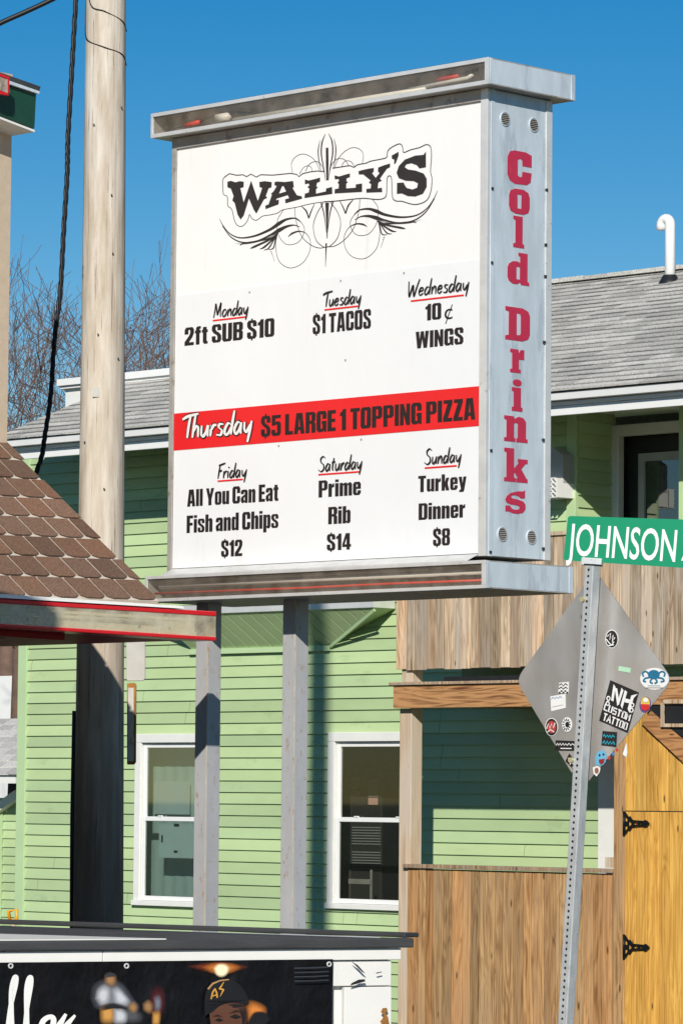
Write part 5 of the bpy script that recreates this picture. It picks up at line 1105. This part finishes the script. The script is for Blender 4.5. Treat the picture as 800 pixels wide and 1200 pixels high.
SC = {'grey': (.15, .16, .19), 'pale': (.50, .51, .55), 'tan': (.32, .17, .07), 'amber': (.55, .27, .06), 'maroon': (.10, .015, .02), 'slate': (.03, .035, .045), 'dusk': (.22, .04, .012), 'orange': (.62, .20, .035), 'glow': (.95, .80, .52), 'dark': (.008, .008, .010), 'skin_light': (.26, .11, .06), 'steel': (.07, .075, .085)}
soft('printed_player', [(108, 1170), (110, 1158), (118, 1152), (127, 1151), (138, 1156), (148, 1170), (153, 1176), (150, 1184), (142, 1180), (136, 1178), (120, 1180), (112, 1178)], 'grey')
soft('printed_shoulder', [(109, 1169), (111, 1160), (118, 1155), (124, 1160), (122, 1174), (115, 1177)], 'pale'); soft('printed_sleeve', [(128, 1160), (134, 1158), (142, 1166), (146, 1173), (140, 1178), (131, 1174)], 'pale')
soft('printed_head', [(119, 1151), (119.5, 1143), (125, 1140.5), (130.5, 1144), (130, 1152), (125, 1155)], 'tan'); soft('printed_cap', [(118.5, 1145), (121, 1140), (126, 1139.5), (131, 1143)], 'slate')
soft('printed_arm', [(136, 1180), (150, 1182), (160, 1188), (158, 1196), (142, 1196)], 'steel')
soft('printed_trousers', [(114, 1182), (121, 1178), (128, 1180), (129, 1194), (122, 1198), (115, 1195)], 'amber'); soft('printed_leg', [(129, 1182), (137, 1182), (143, 1188), (141, 1197), (130, 1197)], 'pale'); soft('printed_belt', [(115, 1178), (125, 1175), (138, 1177), (142, 1181), (128, 1181), (116, 1183)], 'dark')
soft('printed_glove', [(146, 1176), (152, 1174), (156, 1180), (152, 1186), (146, 1182)], 'tan')
soft('printed_player', [(172, 1172), (174, 1163), (180, 1159), (186, 1164), (187, 1178), (183, 1190), (178, 1200), (174, 1200), (173, 1185)], 'maroon'); soft('printed_sleeve', [(163, 1176), (169, 1172), (174, 1178), (171, 1186), (164, 1183)], 'tan'); soft('printed_jersey', [(176, 1169), (181, 1167), (184, 1173), (182, 1183), (177, 1182)], 'grey'); soft('printed_leg', [(174, 1186), (182, 1186), (181, 1200), (174, 1200)], 'amber')
soft('printed_dusk', [(221, 1132), (240, 1128.5), (258, 1128), (278, 1132), (270, 1136), (254, 1139), (238, 1137)], 'dusk'); soft('printed_glow', [(236, 1133), (246, 1129), (262, 1129), (272, 1133), (262, 1139), (246, 1139)], 'orange')
soft('printed_lamp', [(245.5, 1134), (250, 1129.5), (258, 1129.5), (262.5, 1134), (260, 1141), (254, 1144), (248, 1141)], 'glow', .7, 1.15)
pr('printed_face', [(240, 1186), (246, 1177), (258, 1172), (272, 1172), (281, 1178), (283, 1190), (281, 1204), (268, 1220), (252, 1220), (243, 1206)], fm['skin'])
soft('printed_cheek', [(252, 1184), (262, 1180), (271, 1182), (272, 1194), (262, 1199), (253, 1197)], 'skin_light', .4, 1.2, .9)
soft('printed_ear', [(282, 1180), (288, 1174), (297, 1176), (304, 1181), (303, 1189), (297, 1186), (292, 1194), (286, 1195)], 'orange')
soft('printed_collar', [(285, 1196), (291, 1186), (302, 1185), (309, 1190), (310, 1196), (300, 1202), (288, 1204)], 'dark', .8, 1.1)
pr('printed_cap', [(234, 1190), (234, 1172), (238, 1157), (248, 1149), (262, 1147), (274, 1153), (282, 1165), (284, 1176), (268, 1174), (254, 1177), (244, 1184)], fm['cap'])
pr('printed_cap_rim', [(237, 1158), (243, 1151), (252, 1147.5), (262, 1146.5), (262, 1147.8), (252, 1149.2), (244, 1153), (239, 1159)], fm['tan'], False)
mb = MB(); bstroke(mb, [(241, 1170), (243, 1162), (246, 1157.5)], [1.6, 2.0, 1.6]); bstroke(mb, [(245.5, 1158), (247.5, 1163), (248.2, 1168.5)], [1.6, 2, 1.8]); bstroke(mb, [(242.5, 1166.5), (248, 1164.8)], 1.3)
bstroke(mb, [(255.5, 1150), (250.5, 1158.5)], [.8, 2.2]); bstroke(mb, [(250.5, 1158), (255.5, 1158.8)], [1.8, 1.6]); bstroke(mb, [(255.3, 1158.6), (251.5, 1167)], [2.2, .5])
EMB = mb
pr('printed_brow', [(243, 1190), (250, 1188), (256, 1191.5), (250, 1190.6)], fm['shade'], False); pr('printed_brow', [(262, 1187), (270, 1182.5), (278, 1185), (270, 1185.2)], fm['shade'], False)
pr('printed_eye', [(246, 1194.5), (251, 1192), (256, 1195), (251, 1196.5)], fm['cap'], False); pr('printed_eye', [(263, 1191), (269, 1187.5), (276, 1190.5), (270, 1193)], fm['cap'], False)
soft('printed_nose', [(254.5, 1193), (258.5, 1193), (261, 1203), (256, 1206), (252.5, 1202)], 'skin_light', .5, 1.2, .8)
soft('printed_jaw_shade', [(272, 1180), (282, 1178), (284, 1192), (280, 1206), (272, 1206)], 'dark', .3, 1.2, .75)
soft('printed_brim_shade', [(243, 1186), (256, 1178), (272, 1175), (282, 1178), (270, 1180), (254, 1184)], 'dark', .5, 1.2, .9)
EMB.v = [v + fnr * (.0007 * LV[0]) for v in EMB.v]; EMB.build('printed_emblem', fm['gold'], ban)
for k, yy in enumerate((1133, 1138, 1143, 1148)): pr('printed_flag_stripe', [(337, yy), (360, yy - .5), (378, yy - 1.2), (378, yy + .4), (360, yy + 1.2), (337, yy + 1.6)], fm['slate'], False)

# ------------------------------------------------------------------ STREET NAME SIGN
DZ = 15.8
dc = atz(697, 800, DZ); DYp = dc.y
post = thing('street_sign_post', 'leaning perforated steel post carrying a green street name blade and a sticker covered diamond plate', 'street sign', (onY(664, 1500, DYp).x, DYp, GZ))
def dy(px, py, off=0.0): return onY(px, py, DYp - off)
PT = .047
p_top = dy(698.5, 662, .04); p_bot = dy(664, 1250, .04); axp = (p_top - p_bot).normalized(); p_bot = p_bot + axp * ((GZ - .1 - p_bot.z) / axp.z)
ln = (p_top - p_bot).length
hx_ = Vector((1, 0, 0)); hx_ = (hx_ - axp * hx_.dot(axp)).normalized(); hy_ = axp.cross(hx_).normalized()       # hy_ points away (+Y)
if hy_.y < 0: hy_ = -hy_
o = p_bot - hx_ * PT / 2 - hy_ * PT
mb = MB(); mb.obox(o, hx_ * PT, hy_ * PT, axp * ln); tube_ = mb.build('post', M['zinc'], post, bevel=.004)
mb = MB(); k = .03
while k < ln - .02:
    c = o + hx_ * PT * .5 + axp * k - hy_ * .0006
    mb.face([c + hx_ * .0058 * math.cos(a_ * .7854) + axp * .0058 * math.sin(a_ * .7854) for a_ in range(8)]); 
    k += .0254
hp_ = mb.build('perforations', M['dark'], tube_); hp_['kind'] = 'stuff'
mb = MB(); mb.obox(o - hx_ * .002 - hy_ * .002 + axp * (ln - .004), hx_ * (PT + .004), hy_ * (PT + .004), axp * .006); mb.build('post_cap', M['dark'], tube_)
# diamond, seen from its bare back
def bez(a_, b_, c_, n_=5): return [a_.lerp(b_, t).lerp(b_.lerp(c_, t), t) for t in [k / n_ for k in range(n_ + 1)]]
corners = [dy(696.5, 668), dy(787.5, 797), dy(681, 925), dy(604, 797)]
pts = []
for k in range(4):
    p, c, n_ = corners[k - 1], corners[k], corners[(k + 1) % 4]
    pts += bez(c + (p - c).normalized() * .05, c, c + (n_ - c).normalized() * .05)
mb = MB(); mb.plate(pts, (0, .003, 0)); dia = mb.build('diamond_plate', M['plate'], post)
for q in ((692, 703), (678.5, 891)):
    c = dy(*q, .04) - hy_ * PT; mb = MB(); mb.tube([c + hy_ * .004, c - hy_ * .012], .011, 8); mb.build('bolt', flat('brass_bolt', (.42, .38, .22), .4), post)
SL = [0]
def stk(name, pts, m, par=None, lift=.0012):
    SL[0] += 1; mb = MB(); l = lift + (SL[0] % 7) * .00004
    mb.plate([dy(a_, b_, l) for a_, b_ in pts], (0, -.0006, 0)); return mb.build(name, m, par or dia)
def ell(cx, cy, rx, ry, n_=24, rot=0): return [(cx + rx * math.cos(k * 6.2832 / n_) * math.cos(rot) - ry * math.sin(k * 6.2832 / n_) * math.sin(rot), cy + rx * math.cos(k * 6.2832 / n_) * math.sin(rot) + ry * math.sin(k * 6.2832 / n_) * math.cos(rot)) for k in range(n_)]
def quad(p0, u, v, a0, b0, a1, b1): return [(p0[0] + u[0] * a_ + v[0] * b_, p0[1] + u[1] * a_ + v[1] * b_) for a_, b_ in ((a0, b0), (a1, b0), (a1, b1), (a0, b1))]
blk, wht = M['ink'], M['white_ink']
def scratch(par, strokes, m, w_, lift=.0030):
    mb = MB()
    for s in strokes: ribbon(mb, s, w_, lambda u, v: dy(u, v, 0), Vector((0, -lift, 0)))
    return mb.build('lettering', m, par)
# tattoo shop sticker
P0 = (714.5, 797); U_ = (33.5, 14.5); V_ = (-13, 47.5)
tat = stk('sticker', [P0, (P0[0] + U_[0], P0[1] + U_[1]), (P0[0] + U_[0] + V_[0], P0[1] + U_[1] + V_[1]), (P0[0] + V_[0], P0[1] + V_[1])], blk)
def tp2(u, v): return (P0[0] + U_[0] * u + V_[0] * v, P0[1] + U_[1] * u + V_[1] * v)
def lett(par, polys, m, lift=.003):
    mb = MB()
    for i, pl in enumerate(polys): mb.plate([dy(*tp2(*q), lift + .0001 * i) for q in pl], (0, -.0004, 0))
    return mb.build('lettering', m, par)
lett(tat, [[(.14,.06),(.22,.10),(.28,.44),(.20,.44)], [(.20,.12),(.29,.12),(.48,.42),(.44,.50)], [(.42,.06),(.50,.10),(.48,.46),(.42,.50)],
           [(.54,.08),(.63,.10),(.62,.52),(.54,.46)], [(.63,.26),(.785,.24),(.785,.33),(.63,.35)], [(.79,.14),(.98,.04),(.885,.17),(.885,.54),(.79,.47)]], wht)
for q in ((.10, .42), (.12, .54), (.90, .34), (.92, .46)):
    c = tp2(*q); stk('printed_disc', ell(c[0], c[1], 2.4, 3.0, 12), wht, tat, .003); stk('printed_ring', ell(c[0], c[1], 1.1, 1.5, 10), blk, tat, .0045)
def glyphs(par, word, u0, u1, v0, v1, m, wt=1.6):
    SG = {'C': [[(1,.1),(.1,.1),(.1,.9),(1,.9)]], 'U': [[(.1,0),(.1,.9),(.9,.9),(.9,0)]], 'S': [[(.95,.1),(.1,.1),(.1,.5),(.9,.5),(.9,.92),(0,.92)]], 'T': [[(0,.08),(1,.08)],[(.5,.08),(.5,1)]], 'O': [[(.1,.08),(.9,.08),(.9,.92),(.1,.92),(.1,.06)]], 'M': [[(.05,1),(.1,0),(.5,.6),(.9,0),(.95,1)]], 'A': [[(0,1),(.5,0),(1,1)],[(.25,.65),(.75,.65)]], 'D': [[(.1,0),(.9,.3),(.9,.7),(.1,1),(.1,0)]], 'E': [[(1,.05),(.1,.05),(.1,.95),(1,.95)],[(.1,.5),(.8,.5)]], 'R': [[(.1,1),(.1,.05),(.9,.2),(.8,.5),(.1,.55),(.95,1)]], 'N': [[(.1,1),(.1,0),(.9,1),(.9,0)]], 'I': [[(.5,0),(.5,1)]], 'L': [[(.1,0),(.1,.95),(.9,.95)]], 'K': [[(.1,0),(.1,1)],[(.9,0),(.15,.5),(.9,1)]], 'V': [[(0,0),(.5,1),(1,0)]], 'H': [[(.1,0),(.1,1)],[(.9,0),(.9,1)],[(.1,.5),(.9,.5)]]}
    n_ = len(word); st = []
    for i, ch in enumerate(word):
        for s in SG[ch]: st.append([tp3(u0 + (u1 - u0) * (i + .1 + .8 * a_) / n_, v0 + (v1 - v0) * b_) for a_, b_ in s])
    return scratch(par, st, m, wt)
tp3 = tp2
glyphs(tat, 'CUSTOM', .05, .97, .55, .72, wht, 1.7); glyphs(tat, 'TATTOO', .1, .97, .77, .95, wht, 1.5)
# oval with a blue many-armed creature
ov = stk('sticker', ell(766.3, 795.5, 16.8, 12.8, 32), M['white_ink'])
bl = flat('sea_blue_ink', (.02, .16, .28))
stk('printed_blob', ell(765.5, 790.5, 7, 5.5, 16), bl, ov, .003)
scratch(ov, [[(p.x, p.y) for p in smoothpath([(a_, b_, 0) for a_, b_ in s], 5)] for s in ([(762, 792), (757, 787), (753, 789), (754, 793)], [(761, 794), (756, 795), (754, 798), (757, 799)], [(769, 792), (775, 787), (779, 789), (778, 793)], [(770, 794), (776, 795), (778, 798), (774, 799)], [(764, 795), (762, 799), (765, 801)], [(768, 795), (770, 799), (767, 801)])], bl, 2.0)
scratch(ov, [[(759, 803.5), (774, 803.5)], [(756, 805.8), (777, 805.8)]], M['grey_plastic'], .7)
# small round emblem near the head of the plate
r1 = stk('sticker', ell(716.3, 748.8, 7.6, 11, 28), wht); stk('printed_disc', ell(716.3, 748.8, 6.7, 9.9, 28), blk, r1, .003)
scratch(r1, [[(712, 746), (716, 742), (715, 750), (719, 744), (718, 753), (721, 747)], [(711, 749), (714, 753), (717, 756), (720, 752)], [(712.5, 757), (720, 755.5)]], wht, 1.3, .0045)
stk('sticker', [(724.5, 780.5), (738.5, 783), (738, 788.5), (724, 786)], flat('mint_label', (.45, .72, .50)))
r2 = stk('sticker', ell(755.4, 825.7, 6.6, 9.4, 24, .15), flat('violet_ink', (.12, .07, .25))); stk('printed_disc', ell(755.5, 824.5, 5.4, 7.8, 20), flat('yellow_ink', (.70, .50, .08)), r2, .003); stk('printed_patch', [(750.2, 825), (760.6, 825.5), (759.5, 831), (755.4, 833.2), (751.3, 831)], flat('red_sticker_ink', (.60, .03, .03)), r2, .0042); stk('printed_patch', ell(756, 820.5, 3, 2.5, 12), wht, r2, .0048)
# black square with cyan scrawl
sq = stk('sticker', [(705.5, 856.5), (722.5, 858), (721.5, 875.5), (704, 873.5)], blk); cy_ = flat('cyan_ink', (.01, .42, .55))
scratch(sq, [[(707, 863), (708.5, 860.5), (710, 864), (712, 861.5), (713.5, 864), (715, 861.5), (716.5, 864.5), (718.5, 861.5), (720.5, 864)], [(706, 871), (708, 868), (709.5, 872), (711.5, 868.5), (713, 872), (715, 869), (716.5, 872), (718.5, 869), (720, 872.5)]], cy_, 1.3)
# pale blue round sticker with a red patch, little row of dots, face-shaped label
b1 = stk('sticker', [(697.5, 896), (696.8, 889), (699, 882), (704, 879), (709, 881), (710, 886), (709, 893), (706, 896.5), (701, 897)], flat('pale_blue_sticker', (.14, .42, .62))); stk('printed_patch', [(701, 890), (708, 889), (707, 894), (704, 896), (701.5, 894)], flat('dark_red_ink', (.28, .02, .02)), b1, .003); stk('printed_disc', ell(702, 885, 1.1, 1.3, 10), blk, b1, .0036); stk('printed_disc', ell(706.5, 884, 1.1, 1.3, 10), blk, b1, .0036)
for i, (a_, b_) in enumerate(((713, 888), (718, 883.5), (722.5, 879))): stk('sticker', [(a_ - 1.8, b_ - 1.5), (a_ + 1.2, b_ - 2), (a_ + 1.8, b_ + 1.5), (a_ - 1.2, b_ + 2)], flat('tiny_red_label' if i % 2 == 0 else 'tiny_blue_label', (.5, .05, .05) if i % 2 == 0 else (.08, .2, .45)))
f1 = stk('sticker', [(694, 899.5), (699, 897.5), (703, 900), (702, 905), (698.5, 910), (695, 906.5)], wht); stk('printed_patch', ell(698.6, 903, 2.4, 3.6, 14), fm['skin_light'], f1, .003)
# left half
w1 = stk('sticker', [(644.5, 816), (662, 813), (662.3, 829.5), (645.5, 833.5)], wht); scratch(w1, [[(646, 819.5), (648, 817), (650, 819), (652, 816.5), (654, 818.5), (656, 816), (658.5, 817.5)]], flat('blue_grey_ink', (.15, .26, .45)), .8); scratch(w1, [[(647, 828.5), (660, 825.8)]], M['grey_plastic'], .5)
ck = stk('sticker', [(655, 800), (666, 799), (665.5, 812.5), (653.5, 812)], wht)
glyph_rows = [[(655.5, 803), (658, 801), (660, 804), (662.5, 801), (665, 803)], [(655, 807), (658, 805), (660, 807.5), (663, 805), (665, 807)]]
scratch(ck, glyph_rows, blk, 1.2)
mbc = MB()
for i in range(5):
    for j in range(2):
        if (i + j) % 2: a_ = 654.2 + i * 2.2; b_ = 808.8 + j * 1.8; mbc.plate([dy(a_, b_, .003), dy(a_ + 2.1, b_, .003), dy(a_ + 2.1, b_ + 1.7, .003), dy(a_, b_ + 1.7, .003)], (0, -.0005, 0))
mbc.build('checks', blk, ck)
rs = stk('sticker', ell(645.8, 852, 7.4, 10.6, 26), wht); stk('printed_disc', ell(645.8, 852, 6.7, 9.8, 24), blk, rs, .003); stk('printed_disc', ell(645.8, 852, 5.2, 7.2, 20), flat('brick_red_ink', (.45, .06, .05)), rs, .0038)
scratch(rs, [[(641, 854), (643, 848), (645, 854), (647, 848), (649, 853), (651, 847)], [(642, 858), (646, 855), (650, 858)]], wht, 1.1, .0052)
ro = stk('sticker', ell(664, 849, 5.8, 8.6, 24), M['vinyl']); scratch(ro, [[(664 + 4.8 * math.cos(k * .5236), 849 + 7 * math.sin(k * .5236)), (664 + 3 * math.cos(k * .5236), 849 + 4.4 * math.sin(k * .5236))] for k in range(12)], M['dark'], 1.2); stk('printed_ring', ell(664, 849, 2.2, 3.2, 14), M['dark'], ro, .0036)
st_ = stk('sticker', [(650.5, 867.5), (675.5, 868.5), (675, 880), (650, 879.5)], blk); scratch(st_, [[(652, 873.5), (653.5, 871), (655, 873.5), (656.5, 871), (658, 873.5), (660, 871), (661.5, 873.5), (663, 871.5), (665, 873.5), (667, 871), (669, 873.5), (671, 871.5), (673.5, 873.5)], [(657, 877), (670, 877.2)]], wht, 1.1)
dd = stk('sticker', [(666.5, 883), (676.5, 895.5), (674.5, 904.5), (662, 892)], blk); scratch(dd, [[(666, 889), (668.5, 888), (669.5, 892), (666.5, 892)], [(668, 896), (670.5, 893), (673.5, 897), (671.5, 899.5)]], wht, 1.2)
# torn white tape on the lower right edge
mb = MB(); mb.plate([dy(729, 884, -.004), dy(733, 871, -.004), (dy(734, 882, -.004)), dy(733, 887, -.004)], (0, .004, 0)); mb.build('torn_tape', M['paper'], dia)

# name blade
bd0 = atz(661, 632, DZ - .05)
phi = R(-15); bu = (rt * math.cos(phi) + fw * math.sin(phi)); bn_ = Vector((bu.y, -bu.x, 0))       # bn_ towards the camera
dB = bn_.dot(atz(697, 640, DZ - .02))
def bl_(px, py): return hit(px, py, bn_, dB)
c00 = bl_(659.5, 656.5); c01 = bl_(665, 604.5); c10 = bl_(800, 665.5); c11 = bl_(800, 608.8)
ue_ = (c10 - c00).normalized(); LB = 1.05
topd = (c11 - c01).normalized()
pts = []
cor = [c00, c00 + ue_ * LB, c01 + topd * LB, c01]
for k in range(4):
    p, c, n_ = cor[k - 1], cor[k], cor[(k + 1) % 4]; pts += bez(c + (p - c).normalized() * .012, c, c + (n_ - c).normalized() * .012, 4)
mb = MB(); mb.plate(pts, -bn_ * .003); blade = mb.build('name_blade', M['signgreen'], post)
vv = (bl_(663.6, 606.5) - c00).normalized(); hgt_b = (c01 - c00).length
t0 = bl_(663.5, 650.5); wid = (bl_(790.5, 657) - t0).length
mb = MB(); fit_text(mb, 'JOHNSON', t0, ue_, vv, wid, hgt_b * .71, .010, bn_ * .0025); mb.build('lettering', M['white_ink'], blade)
t1 = bl_(797.5, 657); mb = MB(); fit_text(mb, 'AVE', t1, ue_, vv, .16, hgt_b * .46, .02, bn_ * .0025); mb.build('lettering', M['white_ink'], blade)
mb = MB(); q0 = bl_(681, 656); mb.obox(q0 + bn_ * .012 - vv * .022, ue_ * .085, -bn_ * .035, vv * .032); mb.build('bracket', M['zinc'], post, bevel=.003)

# ------------------------------------------------------------------ BACKGROUND: neighbour house, trees, shovel
NY = HY + 6.5
ny = lambda px, py: onY(px, py, NY)
nb = thing('neighbour_house', 'small green clad house with low grey shingle roof behind the house corner', 'house', (ny(-40, 900).x, NY + 2, GZ))
a = ny(-180, 1000).x; b_ = ny(60, 1000).x
mb = MB(); clap(mb, (a, NY, GZ), XAX, b_ - a, GZ, ny(10, 935).z, (0, -1, 0)); mb.build('wall', M['siding'], nb)
mb = MB(); mb.plate([ny(-60, 985), ny(-4, 947), ny(26, 926), ny(26, 938), ny(-4, 958), ny(-60, 996)], (0, -.12, 0)); mb.build('rake_board', M['white_trim'], nb)
mb = MB(); mb.box((ny(1, 1000).x, NY - .04, GZ), (ny(4.5, 1000).x, NY - .02, ny(4, 950).z)); mb.build('corner_board', M['green_trim'], nb)
nr0 = onY(10, 930, NY - .6); nr1 = onY(10, 905, NY - .6)
mb = MB(); mb.box((a, NY - .6, onY(10, 918, NY - .6).z), (b_, NY - .55, onY(10, 908, NY - .6).z)); mb.build('fascia', M['white_trim'], nb)
mb = MB(); zz = onY(10, 907.5, NY - .6).z; tpn = Vector((0, math.cos(R(32)), math.sin(R(32))))
for k in range(9):
    x = a
    while x < b_:
        kk = random.uniform(.75, 1.1); mb.hexa([Vector((x, NY - .65, zz)) + tpn * (k * .15), Vector((x + .24, NY - .65, zz)) + tpn * (k * .15), Vector((x + .24, NY - .65, zz)) + tpn * (k * .15 + .15), Vector((x, NY - .65, zz)) + tpn * (k * .15 + .15)],
             [Vector((x, NY - .65, zz + .02)) + tpn * (k * .15), Vector((x + .24, NY - .65, zz + .02)) + tpn * (k * .15), Vector((x + .24, NY - .65, zz + .006)) + tpn * (k * .15 + .15), Vector((x, NY - .65, zz + .006)) + tpn * (k * .15 + .15)], (kk, kk, kk)); x += .245
    
mb.build('roof', M['shingle'], nb)
mb = MB(); q = onY(10, 800, NY + 9); mb.box((q.x - 1.5, NY + 9, GZ), (onY(24, 800, NY + 9).x, NY + 12, onY(10, 792, NY + 9).z)); tag(mb.build('distant_house', M['vinyl']), 'plain white house wall glimpsed between tree trunks below the red canopy', 'house')

def grow(mb, p, d, length, r, depth, rnd):
    n_ = 5; pts = [p]; rs = [r]; q = p.copy(); dd_ = d.copy()
    for k in range(n_):
        dd_ = (dd_ + Vector((rnd.uniform(-.16, .16), rnd.uniform(-.16, .16), rnd.uniform(-.06, .14)))).normalized(); q = q + dd_ * (length / n_); pts.append(q.copy()); rs.append(max(.004, r * (1 - .5 * (k + 1) / n_)))
    mb.tube(pts, rs, 7 if r > .05 else 4, cap=False)
    if depth <= 0: return
    for k in range(rnd.choice((2, 3, 3)) + (1 if depth < 3 else 0)):
        i = rnd.randint(2, n_); ax_ = dd_.cross(Vector((rnd.uniform(-1, 1), rnd.uniform(-1, 1), rnd.uniform(-1, 1)))).normalized()
        nd = (Matrix.Rotation(rnd.uniform(.35, .95), 3, ax_) @ dd_).normalized(); nd.z += .10; nd.normalize()
        grow(mb, pts[i], nd, length * rnd.uniform(.58, .82), rs[i] * .66, depth - 1, rnd)
for i, (px, z, hh, seed, lab) in enumerate([(22, 52, 6.0, 3, 'bare twiggy tree over the low roof end by the beige corner'), (62, 60, 6.6, 11, 'bare twiggy tree behind the hanging twisted cable'), (178, 56, 6.3, 29, 'bare twiggy tree between the wooden pole and the menu sign'), (4, 66, 7.6, 41, 'bare thick trunked tree beyond the neighbour roof')]):
    b0 = atz(px, 890, z); rnd = random.Random(seed)
    tr = thing('bare_tree', lab, 'tree', (b0.x, b0.y, GZ), 'leafless trees behind the house')
    mb = MB(); mb.tube([(b0.x, b0.y, GZ), (b0.x + .05, b0.y, hh * .4), (b0.x, b0.y + .05, hh * .62)], [.20, .155, .13], 10); mb.build('trunk', M['bark'], tr, smooth=True)
    mb = MB(); top = Vector((b0.x, b0.y + .05, hh * .6))
    for k in range(5): grow(mb, top, Vector((math.cos(k * 1.26 + seed), math.sin(k * 1.26 + seed), 1.5)).normalized(), hh * .38, .085, 5, rnd)
    mb.build('branches', M['bark'], tr)
# shovel leaning behind the shed
sv = thing('snow_shovel', 'yellow plastic shovel grip poking up behind the white shed', 'shovel', tuple(atz(14, 1110, 34).xy) + (GZ,))
g = lambda px, py: atz(px, py, 34)
mb = MB(); mb.tube([g(12.5, 1081), g(10.5, 1068), g(20, 1066), g(20, 1084)], .016, 8); mb.tube([g(12.2, 1079), g(20, 1079)], .016, 8); mb.build('grip', M['yellow'], sv, smooth=True)
mb = MB(); mb.tube([g(16, 1082), g(17, 1225)], .016, 8); mb.build('shaft', M['wpost'], sv, smooth=True)
mb = MB(); c = g(17, 1180); c.z = GZ + .3; mb.hexa([c + Vector((-.2, 0, -.28)), c + Vector((.2, 0, -.28)), c + Vector((.2, .02, -.28)), c + Vector((-.2, .02, -.28))], [c + Vector((-.18, .05, .2)), c + Vector((.18, .05, .2)), c + Vector((.18, .07, .2)), c + Vector((-.18, .07, .2))]); mb.build('blade', M['yellow'], sv)
